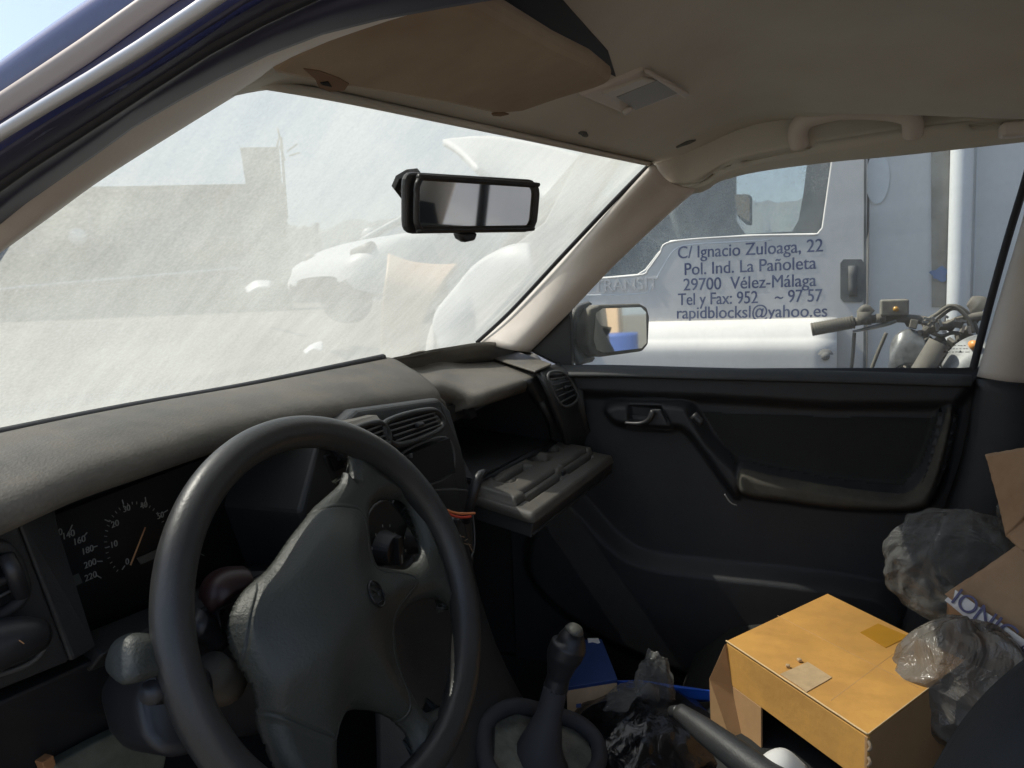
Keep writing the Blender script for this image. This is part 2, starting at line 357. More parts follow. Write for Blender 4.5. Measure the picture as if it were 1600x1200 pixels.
# ================================================================== white hatchback and beige bonnet beyond the windscreen
def car_like(name,label,org,hd,s,paint,cat='car'):
    """hatchback built from cross-sections; hd = heading angle, nose along +x local"""
    e=empty(name,org,label,cat); R=Matrix.Rotation(hd,3,'Z')
    def T(x,y,z): return Vector(org)+R@Vector((x*s,y*s,z*s))
    xs=[2.0,1.93,1.5,1.0,.85,.1,-.6,-1.5,-1.85,-1.95]
    sec=[(.50,.66,.45,.50),(.74,.80,.35,.66),(.80,.85,.3,.86),(.80,.85,.3,.95),(.80,.85,.3,.97),(.80,.85,.3,1.0),(.80,.85,.3,1.0),(.79,.85,.3,1.02),(.76,.82,.35,1.0),(.6,.7,.45,.8)]
    rows=[]
    for x,(yt,yb,z0,z1) in zip(xs,sec):
        rows.append([T(x,-yb,z0),T(x,-yb*1.01,(z0+z1)/2),T(x,-yt,z1-.06),T(x,-yt*.85,z1),T(x,0,z1+.02),T(x,yt*.85,z1),T(x,yt,z1-.06),T(x,yb*1.01,(z0+z1)/2),T(x,yb,z0)])
    loft('body',rows,paint,e,n=33,m=28)
    rows=[]
    for x,w,z in((.98,.72,.97),(.3,.62,1.30),(.0,.58,1.42),(-.7,.58,1.46),(-1.3,.58,1.42),(-1.85,.66,1.0)):
        rows.append([T(x,-w-.08,min(z,.98)),T(x,-w,z-.05),T(x,-w*.8,z),T(x,w*.8,z),T(x,w,z-.05),T(x,w+.08,min(z,.98))])
    cabin=loft('cabin',rows,M['glassdark'],e,n=25,m=20)
    loft('roof',[[T(.18,-.60,1.375),T(.18,0,1.42),T(.18,.60,1.375)],[T(-.3,-.60,1.45),T(-.3,0,1.50),T(-.3,.60,1.45)],[T(-1.4,-.58,1.42),T(-1.4,0,1.45),T(-1.4,.58,1.42)]],paint,e,n=12,m=10,solid=.02)
    for sd in(-1,1):
        tube('pillar',[T(1.02,sd*.76,.96),T(.55,sd*.70,1.20),T(.18,sd*.61,1.40)],.035*s,paint,e,n=8)
        tube('side_mirror',[T(.85,sd*.84,1.0),T(.83,sd*.92,1.05),T(.82,sd*1.0,1.04)],[.03*s,.085*s,.07*s],paint,e,n=8)
        tube('headlight',[T(1.80,sd*.50,.70),T(1.72,sd*.72,.76)],.075*s,M['lamp'],e,n=4)
        for x in(1.25,-1.3):
            w=tube('wheel',[T(x,sd*.70,.30),T(x,sd*.86,.30)],.30*s,M['tyre'],e,n=3,seg=24)
            tube('hub_cap',[T(x,sd*.861,.30),T(x,sd*.875,.30)],.17*s,M['alu'],w,n=2,seg=16)
    return e
p=U(640,395,D=8.6); car_like('white_hatchback','white hatchback parked beyond the windscreen, behind the rear view mirror',(p.x+.75,p.y-.4,.86),math.radians(152),1.0,M['white'])
# beige bonnet panel leaning in the yard
e=empty('loose_bonnet',U(650,520,D=5.0),'beige car bonnet standing loose in the yard below the white hatchback','car panel')
loft('panel',[UL([(605,402),(640,414),(680,419),(716,418)],D=5.2),UL([(603,430),(635,440),(668,446),(693,447)],D=5.0),UL([(598,480),(625,485),(645,488),(665,490)],D=4.95),UL([(596,560),(620,562),(640,563),(655,563)],D=4.9)],M['beigepaint'],e,solid=.03)
sheet=loft('paper_scrap',[UL([(384,452),(400,440),(425,441)],D=9),UL([(388,460),(405,452),(421,450)],D=8.9)],M['white'],None,n=12,m=6,solid=.02); tag(sheet,'crumpled white scrap lying in the yard left of the white hatchback','scrap')

# ================================================================== white van beside the car
VX=1.75
van=empty('panel_van',(2.6,0,0),'white panel van with blue address lettering on its door, parked alongside','van')
def V(*p,x=VX): return [U(q[0],q[1],X=x) for q in p]
def at(y,z,x=VX): return Vector((x,y,z))
MV=frame_of((VX,0,0),(0,-1,0),(0,0,1))
y352=U(1352,300,X=VX).y
front=1.34
win=V((905,438),(999,430),(1012,422),(1031,397),(1050,378),(1170,369),(1278,367),(1286,357),(1306,215))
top=2.15
winp=win+[at(U(1306,215,X=VX).y+.02,top-.18),at(.34,top-.18),at(.80,1.34)]
outer=[at(front,.35),at(y352,.35),at(y352,top+.2),at(.28,top+.2),at(.90,1.36),at(1.06,1.26),at(front,1.08)]
plate('cab_side',outer,[winp],MV,.05,M['vanwhite'],van,.004)
plate('door_glass',winp,[],frame_of((VX+.02,0,0),(0,-1,0),(0,0,1)),.004,dusty_glass('van_glass',.18,.42,streak=False,scale=3,trans=.3),van)
# pressed line round the window and over the door skin
tube('door_crease',V((860,464),(895,462),(1002,459),(1018,448),(1040,410),(1056,389),(1084,382),(1150,378),(1205,375),x=VX-.026),.0040,M['white'],van,n=60,seg=8)
tube('window_seal',V((905,438),(999,430),(1012,422),(1031,397),(1050,378),(1170,369),(1278,367),x=VX-.027),.004,M['vanwhite'],van,n=70,seg=6)
# lower body: bulging flank catching the sun
ys=[front-.08,1.0,.7,.25,-.02]
zz=U(1200,509,X=VX-.026).z
loft('lower_flank',[[at(y,zz+.004,VX-.026) for y in ys],[at(y,zz-.012,VX-.05) for y in ys],[at(y,zz-.06,VX-.085) for y in ys],[at(y,zz-.085,VX-.092) for y in ys],[at(y,zz-.35,VX-.095) for y in ys],[at(y,.4,VX-.06) for y in ys]],M['vanwhite'],van,n=20,m=40,solid=.02)
p=U(1290,556,X=VX-.10); 
mesh('filler_cap',*merge([tube_geo([p+Vector((.02,0,0)),p+Vector((-.012,0,0))],.022,n=3,seg=24),tube_geo([p+Vector((-.012,0,0)),p+Vector((-.018,0,0))],.012,n=2,seg=16)]),M['grime'],van)
# handle recess
hp=V((1318,405),(1346,405),(1351,412),(1351,466),(1346,472),(1318,472),(1313,466),(1313,411),x=VX-.033)
h=prism('door_handle',hp,(.008,0,0),mat('worn_recess',(.09,.09,.085),.8,var=.8,vscale=30,dust=.3),van); tube('grip',V((1332,415),(1333,462),x=VX-.036),.012,M['vandark'],h,n=4)
prism('door_seam',V((1350,215),(1354,215),(1353,575),(1349,575),x=VX-.032),(.006,0,0),M['grime'],van)
# lettering
g=[]
for s,(x0,y0),(x1,y1) in (("C/ Ignacio Zuloaga, 22",(1058,404),(1284,393)),("Pol. Ind. La Pañoleta",(1068,430),(1273,420)),("29700  Vélez-Málaga",(1067,454),(1274,447)),("Tel y Fax: 952    ~ 97 57",(1059,477),(1284,471)),("rapidblocksl@yahoo.es",(1056,498),(1290,495))):
    a_=U(x0,y0,X=VX-.0297); b_=U(x1,y1,X=VX-.0297); Wd=(b_-a_).length
    v,f=text_mesh(s,Matrix.Identity(4),1.0); w=max(q.x for q in v)-min(q.x for q in v); v,f=text_mesh(s,frame_of(a_,b_-a_,(0,0,1))@Matrix.Diagonal((Wd/w,.055,1,1)),1.0,0); g.append((v,f)); g.append(([q+Vector((-.0002,-.0014,.0003)) for q in v],f))
mesh('lettering',*merge(g),M['vantext'],van,smooth=False)
a_=U(928,456,X=VX-.031); v,f=text_mesh("TRANSIT",frame_of(a_,U(990,453,X=VX-.031)-a_,(0,0,1)),.055,.0012); mesh('model_badge',v,f,M['boxwhite'],van,smooth=False)
# cab: far side with its window, roof, screen pillars, seat tops and wheel
FX=3.55
fwn=V((1150,262),(1265,225),(1256,300),(1248,345),(1238,362),(1165,366),(1150,345),x=FX)
plate('cab_side',[at(front,.35,FX),at(y352-.3,.35,FX),at(y352-.3,top+.2,FX),at(.5,top+.2,FX),at(1.05,1.40,FX),at(front,1.08,FX)],[fwn],frame_of((FX,0,0),(0,-1,0),(0,0,1)),.05,M['vandark'],van)
prism('roof',[at(.4,top+.2,VX),at(-.4,top+.2,VX),at(-.4,top+.2,FX),at(.4,top+.2,FX)],(0,0,.04),M['vanwhite'],van,bevel=.01)
tube('screen_pillar',[at(1.08,1.28,VX+.06),at(.62,1.75,VX+.10),at(.30,2.3,VX+.14)],.035,M['vandark'],van,n=10)
tube('screen_pillar',[at(1.10,1.26,FX-.1),at(.5,2.3,FX-.16)],.05,M['vandark'],van,n=6)
loft('fascia',[[at(1.05,1.26,VX+.06),at(1.05,1.29,2.6),at(1.05,1.26,FX-.06)],[at(.86,1.32,VX+.06),at(.84,1.38,2.6),at(.86,1.32,FX-.06)],[at(.70,1.18,VX+.06),at(.70,1.20,2.6),at(.70,1.18,FX-.06)],[at(.75,.7,VX+.06),at(.75,.7,2.6),at(.75,.7,FX-.06)]],M['vandark'],van,n=12,m=16,solid=.02)
cw=Vector((2.35,.50,1.26)); tube('steering_wheel',[cw+Vector((.2*math.cos(t),.08*math.sin(t),.19*math.sin(t))) for t in np.linspace(0,2*math.pi,17)[:-1]],.014,M['vandark'],van,closed=True,n=40)
for x in(2.2,3.0):
    s_=loft('seat',[[Vector((x-.25,-.15,.6)),Vector((x,-.18,.6)),Vector((x+.25,-.15,.6))],[Vector((x-.25,-.22,1.1)),Vector((x,-.25,1.12)),Vector((x+.25,-.22,1.1))],[Vector((x-.12,-.27,1.38)),Vector((x,-.28,1.40)),Vector((x+.12,-.27,1.38))]],M['vandark'],van,n=12,m=12,solid=.1)
m_=prism('side_mirror',V((1146,303),(1171,303),(1174,308),(1174,352),(1165,350),(1152,338),x=VX+.7),(.05,0,0),M['vandark'],van,bevel=.01)
prism('mirror_glass',V((1149,306),(1168,306),(1171,310),(1171,346),(1152,335),x=VX+.695),(.003,0,0),M['tapepale'],m_)
# nose: wing and raised bonnet
loft('front_wing',[UL([(688,515),(690,490),(721,451),(752,416),(797,393),(832,389)],X=VX-.06),UL([(700,560),(712,520),(742,480),(772,445),(805,418),(836,412)],X=VX-.10),UL([(705,640),(730,570),(765,520),(800,480),(830,450),(850,440)],X=VX-.09)],M['white'],van,n=30,m=14,solid=.03)
loft('bonnet',[[U(693,228,D=3.7),U(713,225,D=3.72),U(768,222,D=3.8),U(845,235,D=3.9),U(921,257,D=4.0)],[U(716,243,D=3.5),U(740,247,D=3.5),U(790,262,D=3.55),U(850,272,D=3.6),U(905,284,D=3.65)],[U(741,268,D=3.25),U(765,288,D=3.25),U(800,312,D=3.28),U(840,320,D=3.3),U(866,311,D=3.3)]],M['panelwhite'],van,n=30,m=14,solid=.03)
loft('nose_panel',[[at(front,.4,VX),at(1.5,.4,2.0),at(1.55,.4,2.65),at(1.5,.4,3.3),at(front,.4,FX)],[at(front,.9,VX),at(1.5,.9,2.0),at(1.55,.9,2.65),at(1.5,.9,3.3),at(front,.9,FX)],[at(front-.02,1.04,VX),at(1.42,1.04,2.0),at(1.46,1.04,2.65),at(1.42,1.04,3.3),at(front-.02,1.04,FX)]],M['vanwhite'],van,n=24,m=12,solid=.03)
tube('bonnet_stay',[Vector((2.4,1.35,1.06)),U(800,300,D=3.55)],.008,M['vandark'],van,n=3)
for y in(.95,-2.6):
    for x in(VX+.02,FX-.22): 
        w=tube('wheel',[Vector((x,y,.33)),Vector((x+.2,y,.33))],.33,M['tyre'],van,n=3,seg=28)
# cargo box with white corner post
bx=VX-.005
prisms('cargo_box',[([at(y352-.012,.45,bx),at(U(1478,400,X=bx).y,.45,bx),at(U(1478,400,X=bx).y,2.7,bx),at(y352-.012,2.7,bx)],(.04,0,0)),
  ([at(U(1512,400,X=bx).y,.45,bx+.01),at(-4.2,.45,bx+.01),at(-4.2,2.7,bx+.01),at(U(1512,400,X=bx).y,2.7,bx+.01)],(.04,0,0)),
  ([at(-4.2,.45,bx+.05),at(-4.2,.45,FX),at(-4.2,2.7,FX),at(-4.2,2.7,bx+.05)],(0,.04,0)),
  ([at(y352-.1,2.70,bx),at(-4.2,2.70,bx),at(-4.2,2.70,FX),at(y352-.1,2.70,FX)],(0,0,.03)),
  ([at(y352-.3,.45,FX),at(-4.2,.45,FX),at(-4.2,2.7,FX),at(y352-.3,2.7,FX)],(.04,0,0))],M['boxwhite'],van)
pp=U(1500,380,X=bx-.02); tube('corner_post',[Vector((bx-.012,pp.y,.3)),Vector((bx-.012,pp.y,2.72))],.029,M['white'],van,n=4,seg=24)
pq=U(1523,380,X=bx); prism('edge_strip',[at(pq.y,.45,bx+.007),at(pq.y-.004,.45,bx+.007),at(pq.y-.004,2.7,bx+.007),at(pq.y,2.7,bx+.007)],(.003,0,0),M['white'],van)
for k,z in enumerate((1.75,1.45,1.1)):
    prism('side_rib',[at(-.62,z,bx-.006),at(-4.1,z,bx-.006),at(-4.1,z+.02,bx-.006),at(-.62,z+.02,bx-.006)],(.012,0,0),M['white'],van)
stn=mat('rust_streak',(.40,.37,.31),.8,col2=(.26,.235,.19),vscale=9)
prism('streaked_strip',V((1455,215),(1484,215),(1480,480),(1456,480),x=bx-.0035),(.003,0,0),stn,van)
pt=U(1371,278,X=bx-.004); prism('filler_patch',[pt+Vector((0,.032*math.cos(t),.075*math.sin(t))) for t in np.linspace(0,2*math.pi,25)[:-1]],(.003,0,0),mat('pale_filler',(.70,.70,.68),.7),van)
pt=U(1468,428,X=bx-.0065); prism('blue_smear',[pt+Vector((0,.022*math.cos(t)*(1+.3*math.sin(5*t)),.020*math.sin(t)*(1+.3*math.cos(3*t)))) for t in np.linspace(0,2*math.pi,25)[:-1]],(.002,0,0),mat('blue_mark',(.16,.22,.36),.7),van)

# ================================================================== motorbike between car and van
BX=1.18
bike=empty('motorbike',(BX,-.3,0),'dusty black motorbike with ribbed handlebar grip standing beside the white van','motorbike')
def B(*p,x=BX): return [U(q[0],q[1],X=x) for q in p]
g0=B((1268,515),(1335,503)); gp=tube('grip',g0,[.0155,.0145],M['dirtmetal'],bike,n=8,seg=16)
rg=[]
for k in range(16):
    q=g0[0].lerp(g0[1],(k+.5)/16); dd=(g0[1]-g0[0]).normalized(); rg.append(tube_geo([q-dd*.0008,q+dd*.0008],.0165,n=2,seg=16))
mesh('grip_ribs',*merge(rg),M['dirtmetal'],gp)
tube('handlebar',B((1335,503),(1385,497),(1440,500),(1475,510),(1500,500),(1545,492)),.010,M['dirtmetal'],bike,n=24)
tube('brake_lever',B((1332,518),(1352,514),(1385,506),(1400,500)),[.004,.007,.009,.01],M['alu'],bike,n=16,flat=(1,.6))
box('fluid_reservoir',U(1397,480,X=BX),(.05,.058,.036),mat('dusty_reservoir',(.22,.20,.16),.7,var=-.4,vscale=60),bike,bevel=.004)
mesh('mirror_clamp',*merge([box_geo(U(1350,497,X=BX),(.04,.03,.03)),box_geo(U(1376,497,X=BX),(.035,.02,.02)),tube_geo(B((1344,490),(1352,482),(1362,490)),.01)]),M['dirtmetal'],bike)
p=U(1400,483,X=BX-.03); tube('brass_screw',[p,p+Vector((.01,0,0))],.006,M['tapebrown'],bike,n=2)
g=[]
rs2=np.random.RandomState(11)
cabs=[[(1455,508),(1475,490),(1490,482),(1505,488),(1515,510),(1512,540)],[(1440,505),(1462,492),(1486,478),(1510,495),(1522,520)],[(1480,478),(1500,480),(1520,500),(1535,540)],[(1460,520),(1480,505),(1500,510),(1512,530)],[(1445,515),(1470,525),(1490,520),(1520,525)],[(1335,520),(1332,560),(1328,590)],[(1385,520),(1370,555),(1355,595)]]
for c in cabs: tube('cable',B(*c,x=BX-.02+.04*rs2.rand()),.0042,M['dirtmetal'],bike,n=30,seg=8)
g=[]
for k in range(90):
    px=rs2.uniform(1400,1530); py=rs2.uniform(500,590) ; s=rs2.uniform(.008,.022,3)
    g.append(box_geo(U(px,py,X=BX+rs2.uniform(-.03,.05)),s,Matrix.Rotation(rs2.rand()*3,3,Vector(rs2.randn(3)).normalized())))
mesh('yoke',*merge(g),M['dirtmetal'],bike,smooth=False,bevel=.002)
g=[]
for k in range(12):
    px=rs2.uniform(1430,1515); py=rs2.uniform(492,520); g.append(box_geo(U(px,py,X=BX-.045),(.006,rs2.uniform(.006,.02),.005),Matrix.Rotation(rs2.rand()*2,3,'X')))
mesh('brackets',*merge(g),M['alu'],bike,smooth=False)
loft('clock_cowl',[B((1398,540),(1406,524),(1420,518),(1436,526),x=BX-.02),B((1394,560),(1406,544),(1424,538),(1446,548),x=BX-.04),B((1384,600),(1400,578),(1424,570),(1452,590),x=BX-.05)],mat('scuffed_chrome',(.045,.045,.045),.35,metal=.0,col2=(.16,.16,.155),vscale=28),bike,n=20,m=14,solid=.01)
loft('fuel_tank',[B((1478,572),(1495,545),(1515,532),(1535,528),x=BX-.05),B((1480,590),(1500,572),(1522,560),(1545,550),x=BX-.10),B((1482,610),(1505,605),(1530,600),(1550,600),x=BX-.11)],mat('faded_tank',(.30,.30,.29),.5,var=-.5,vscale=20),bike,n=16,m=12,solid=.01)
p=U(1519,538,X=BX-.07); tube('indicator',[p,p+Vector((-.04,0,0))],[.009,.011],M['amber'],bike,n=4)
tube('horn',B((1515,470),(1525,475),(1535,482),x=BX+.05),[.012,.022,.026],M['dirtmetal'],bike)
for sx in(-.09,.09): tube('fork',[Vector((BX+sx,-.22,.98)),Vector((BX+sx,.12,.33))],.022,M['dirtmetal'],bike,n=4)
for y in(.14,-1.15): tube('wheel',[Vector((BX,y+.30*math.cos(t),.31+.30*math.sin(t))) for t in np.linspace(0,2*math.pi,25)[:-1]],.045,M['tyre'],bike,closed=True,n=48)
loft('seat',[[Vector((BX-.1,-.5,.80)),Vector((BX,-.5,.84)),Vector((BX+.1,-.5,.80))],[Vector((BX-.13,-.8,.76)),Vector((BX,-.8,.80)),Vector((BX+.13,-.8,.76))],[Vector((BX-.08,-1.2,.82)),Vector((BX,-1.2,.87)),Vector((BX+.08,-1.2,.82))]],M['plain'],bike,n=10,m=14,solid=.06)
box('engine',(BX,-.45,.45),(.3,.4,.35),M['dirtmetal'],bike,bevel=.03)

# ================================================================== the car we sit beside: blue hatchback interior
car=empty('car',(0.03,-.3,0),'blue car seen from its open driver side, dusty grey interior with an open glovebox','car')
WP=((0,.70,1.01),(0,.79,1.0)); WN=Vector((0,.79,1)).normalized()
def w(px,py,off=0):
    o=Vector(WP[0])-WN*off; return U(px,py,P=(tuple(o),tuple(WP[1])))
# windscreen pane
wr=[[(392,112),(600,140),(800,180),(1042,228)],[(215,214),(480,260),(750,300),(975,318)],[(20,325),(350,370),(650,400),(892,405)],[(-170,455),(250,480),(560,485),(815,486)],[(-300,640),(100,620),(450,590),(765,562)],[(-420,790),(0,740),(400,660),(765,600)]]
loft('windscreen',[[U(*p,P=WP) for p in r] for r in wr],M['screen'],car,n=24,m=20)
# black ribbed seal along its foot
sl_=[(-90,703),(0,683),(200,642),(400,605),(600,562)]
tube('screen_seal',[w(x,y-3,.010)-Vector(fw)*.006 for x,y in sl_],.0062,M['rubber'],car,n=60,seg=8)
# ---- bonnet
loft('bonnet',[[Vector((-.62,.98,.93)),Vector((.05,1.05,.955)),Vector((.72,.98,.93))],[Vector((-.6,1.5,.86)),Vector((.05,1.55,.89)),Vector((.7,1.5,.86))],[Vector((-.55,1.95,.72)),Vector((.05,2.02,.75)),Vector((.65,1.95,.72))]],mat('dusty_bonnet_paint',(.02,.03,.12),.5,dust=.6,dcol=(.36,.33,.29)),car,n=20,m=14,solid=.02)
# ---- dashboard
dash=empty('dashboard',(0,.6,.8),'x','x'); del dash['label']; del dash['category']; dash.parent=car; dash.matrix_parent_inverse=WORLD(car).inverted()
r0=[w(-90,706,.010),w(0,685,.010),w(200,644,.010),w(400,607,.010),w(600,563,.010)]
lip=[(-80,838),(0,806),(125,752),(250,711),(375,672),(480,651),(590,634),(688,622)]
L=[U(x,y,Y=.55) for x,y in lip]
def off(P,dx=0,dy=0,dz=0): return [p+Vector((dx,dy,dz)) for p in P]
n_=32
A=cr(r0,n_); Bq=cr(L,n_)
mid=[a.lerp(b,.5)+Vector((0,0,.012)) for a,b in zip(A,Bq)]; nr=[a.lerp(b,.82)+Vector((0,0,.010)) for a,b in zip(A,Bq)]
loft('dash_top',[off(A,0,.04,-.05),A,mid,nr,off(Bq,0,.004,.003),off(Bq,0,.006,-.012),off(Bq,0,.05,-.022)],M['dashtop'],dash,n=60,m=40,solid=.004)
# passenger shelf with the S-shaped step down
q0=[w(596,563,.010),w(640,553,.010),w(700,542,.012),w(762,534,.03),w(812,541,.05)]
q1=[U(612,570,Z=1.008),U(650,576,Z=.995),U(700,566,Z=.996),U(772,552,Z=.99),U(838,556,Z=.985)]
q2=[U(640,590,Z=.992),U(670,604,Z=.980),U(740,584,Z=.978),U(800,571,Z=.976),U(850,572,Z=.976)]
q3=[U(688,626,Y=.572),U(700,631,Y=.585),U(760,612,Z=.964),U(810,597,Z=.965),U(858,582,Z=.970)]
q4=off(q3,0,-.004,-.008)
loft('shelf',[off(q0,-.01,.02,-.04),q0,q1,q2,q3,q4,off(q4,0,.01,-.012)],M['dashtop'],dash,n=40,m=44,solid=.004)
# speaker / vent cover plate on shelf's outer end
cp=[U(750,556,Z=.989),U(792,546,Z=.994),U(862,572,Z=.984),U(836,584,Z=.979)]
prism('cover_plate',off(cp,0,0,.001),(0,0,.004),M['dashtop'],dash,bevel=.002)
# end cap with outer vent
loft('end_cap',[[U(838,586,Y=.49),U(858,578,Y=.50),U(882,574,Y=.50),U(900,590,Y=.47)],[U(846,600,Y=.475),U(868,595,Y=.475),U(890,592,Y=.47),U(908,606,Y=.45)],[U(862,640,Y=.465),U(878,640,Y=.465),U(898,636,Y=.46),U(916,640,Y=.44)],[U(880,690,Y=.465),U(888,690,Y=.465),U(908,690,Y=.46),U(922,690,Y=.45)],[U(882,740,Y=.50),U(890,740,Y=.50),U(905,740,Y=.50),U(925,740,Y=.48)]],M['plastic'],dash,n=16,m=20,solid=.01)
def vent(name,quad,parent,ns=4,fr=.0035,depth=.03,mullion=False):
    """quad: TL TR BR BL as 3D points; frame ring, dark box behind, slats and a tab"""
    TL,TR,BR,BL=quad; nrm=(TR-TL).cross(TL-BL).normalized()
    if nrm.dot(Vector(C0)-TL)<0: nrm=-nrm
    e=tube(name,[TL,TR,BR,BL],fr,M['edge' if fr<.004 else 'plastic'],parent,closed=True,n=60,seg=8)
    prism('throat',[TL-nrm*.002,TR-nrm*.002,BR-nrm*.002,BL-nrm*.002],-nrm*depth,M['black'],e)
    for k in range(ns):
        t=(k+.7)/(ns+.4); a=TL.lerp(BL,t)+nrm*.0015; b=TR.lerp(BR,t)+nrm*.0015
        tube('slat',[a,b],.0013,M['edge'],e,n=3,seg=6)
    c=(TL+TR+BR+BL)/4+nrm*.006; ax=(TR-TL).normalized()
    tube('tab',[c-ax*.008,c+ax*.008],.0035,M['plain'],e,n=4,seg=8)
    return e
vent('air_vent',[U(856,587,Y=.468),U(882,584,Y=.466),U(903,620,Y=.448),U(879,634,Y=.454)],dash,5,.0025)
# front of shelf: strip above glovebox
T0=[U(690,637,Y=.58),U(848,584,Y=.515)]; T1=[U(700,664,Y=.578),U(826,598,Y=.512)]
prism('glovebox_lintel',[T0[0],T0[1],T1[1],T1[0]],(0,.02,.0),M['plastic'],dash,bevel=.002)
prism('latch_catch',[U(731,640,Y=.545),U(740,636,Y=.545),U(746,650,Y=.545),U(736,655,Y=.545)],(0,.01,0),M['black'],dash)
# glovebox cavity
O=[U(697,662,Y=.582),U(828,596,Y=.517),U(862,690,Y=.495),U(738,752,Y=.50)]
I=[O[0]+Vector((.02,.20,-.02)),O[1]+Vector((-.02,.20,-.02)),O[2]+Vector((-.02,.20,.03)),O[3]+Vector((.02,.20,.03))]
v=O+I; f=[(0,4,5,1),(1,5,6,2),(2,6,7,3),(3,7,4,0),(4,7,6,5)]
mesh('glovebox_cavity',v,f,M['plain'],dash,False,.004,0,0,1)
tube('cavity_rim',[O[1],U(848,632,Y=.485),U(864,668,Y=.482),O[2],U(853,700,Y=.49)],.007,M['plastic'],dash,n=24)
loft('cavity_surround',[[U(826,594,Y=.492),U(846,630,Y=.485),U(862,668,Y=.482),U(864,704,Y=.49)],[U(842,586,Y=.49),U(862,625,Y=.475),U(878,668,Y=.468),U(882,712,Y=.475)]],M['plastic'],dash,n=16,m=6,solid=.02)
# dark bulkhead behind everything
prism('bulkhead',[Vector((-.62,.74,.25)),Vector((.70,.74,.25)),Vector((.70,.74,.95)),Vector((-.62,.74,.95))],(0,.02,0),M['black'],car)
prism('kick_panel',[Vector((.662,.60,.22)),Vector((.662,.76,.22)),Vector((.662,.76,.96)),Vector((.662,.60,.96))],(.02,0,0),M['plain'],car)
prism('door_sill',[Vector((.648,-.40,.20)),Vector((.648,.78,.20)),Vector((.648,.78,.345)),Vector((.648,-.40,.345))],(.03,0,0),M['plain'],car)
# ---- instrument side: back wall, cluster, bezel, switch panel, knee panel
prism('fascia',[U(-120,880,Y=.64),U(80,790,Y=.64),U(480,655,Y=.64),U(545,640,Y=.64),U(600,1030,Y=.64),U(-120,1150,Y=.64)],(0,.03,0),M['plain'],dash)
clp=[U(84,806,Y=.625),U(330,712,Y=.625),U(440,690,Y=.625),U(462,790,Y=.625),U(430,860,Y=.625),U(122,985,Y=.625)]
cl=prism('instrument_cluster',clp,(0,.008,0),M['dial'],dash)
prism('cluster_side',[U(28,812,Y=.585),U(88,790,Y=.60),U(90,812,Y=.60),U(124,992,Y=.595),U(160,1006,Y=.57),U(112,1036,Y=.57)],(0,.05,0),M['plastic'],dash,bevel=.004)
prism('cluster_sill',[U(124,992,Y=.605),U(440,864,Y=.605),U(470,905,Y=.56),U(160,1022,Y=.56)],(0,.02,-.02),M['plastic'],dash,bevel=.003)
prism('cluster_cheek',[U(455,702,Y=.60),U(470,700,Y=.56),U(500,790,Y=.55),U(492,880,Y=.56),U(475,862,Y=.60)],(.01,.04,0),M['plastic'],dash,bevel=.003)
prism('switch_panel',[U(-120,870,Y=.578),U(26,812,Y=.578),U(110,1034,Y=.57),U(-120,1128,Y=.57)],(0,.05,0),M['plastic'],dash,bevel=.003)
vent('air_vent',[U(-60,880,Y=.57),U(8,856,Y=.57),U(36,930,Y=.57),U(-30,965,Y=.57)],dash,3,.005)
tube('vent_wheel',[U(10,870,Y=.568),U(22,895,Y=.56),U(33,928,Y=.568)],.006,M['plain'],dash)
ks=tube('light_switch',[U(-60,1028,Y=.565),U(20,1000,Y=.556),U(56,994,Y=.562)],[.022,.018,.013],M['plain'],dash,n=10,seg=16)
prism('pointer_mark',[U(29,1001,Y=.5395),U(30,1000,Y=.5395),U(37,1005,Y=.5395),U(36,1006,Y=.5395)],(0,-.001,0),M['needle'],ks)
tube('switch_surround',[U(-60,990,Y=.568),U(40,972,Y=.568),U(68,985,Y=.568),U(70,1010,Y=.568),U(40,1040,Y=.568),U(-60,1070,Y=.568)],.002,M['edge'],dash,n=40,seg=6)
kp=prism('knee_panel',[U(-120,1142,Y=.575),U(0,1098,Y=.575),U(160,1026,Y=.575),U(330,945,Y=.59),U(330,1060,Y=.62),U(215,1125,Y=.62),U(-120,1290,Y=.62)],(0,.03,0),M['plain'],dash,bevel=.004)
prism('bare_bracket',[U(85,1196,Y=.60),U(150,1160,Y=.60),U(215,1128,Y=.60),U(262,1180,Y=.60),U(250,1240,Y=.60),U(90,1240,Y=.60)],(0,.015,0),M['palemetal'],dash,bevel=.003)
prism('rusty_clip',[U(66,1192,Y=.59),U(84,1180,Y=.59),U(88,1194,Y=.59),U(76,1215,Y=.59)],(0,.01,0),M['rust'],dash,bevel=.001)
# printed dials
g=[];gS=[]
def num(s,px,py,sz=.0085):
    o=U(px,py,Y=.6235); ax=Vector((1,0,.03)); (gS if px<160 and s!='0' else g).append(text_mesh(s,frame_of(o-Vector((0,0,sz*.35)),ax,(0,0,1)),sz,.0003,'CENTER'))
def tick(x0,y0,x1,y1,r=.0005): (gS if x0<161 and r>.0004 else g).append(tube_geo([U(x0,y0,Y=.6235),U(x1,y1,Y=.6235)],r,n=2,seg=6))
for s,x,y in(("20",91,832),("140",107,835),("160",124,844),("180",137,859),("200",141,880),("220",142,900),("0",199,877),("10",178,850),("20",180,818),("30",198,794),("40",225,789),("50",251,805),("6",315,842)): num(s,x,y)
for t in((109,829,113,820),(132,837,136,832),(146,855,152,853),(152,877,160,877),(151,899,158,903),(165,856,171,854),(164,812,171,815),(191,781,193,788),(227,777,228,784),(256,801,262,797),(191,890,195,884),(306,862,319,868)): tick(*t)
mc=np.array((213,845))
for k in range(28):
    a=math.radians(232-k*8.4); r1=51; x=mc[0]+r1*math.cos(a)*.98; y=mc[1]-r1*math.sin(a)*1.2
    if x<285: tick(x,y,x-4*math.cos(a),y+4*math.sin(a),.0003)
mesh('rev_counter_print',*merge(g),M['print'],cl,smooth=False); mesh('speedometer_print',*merge(gS),M['print'],cl,smooth=False)
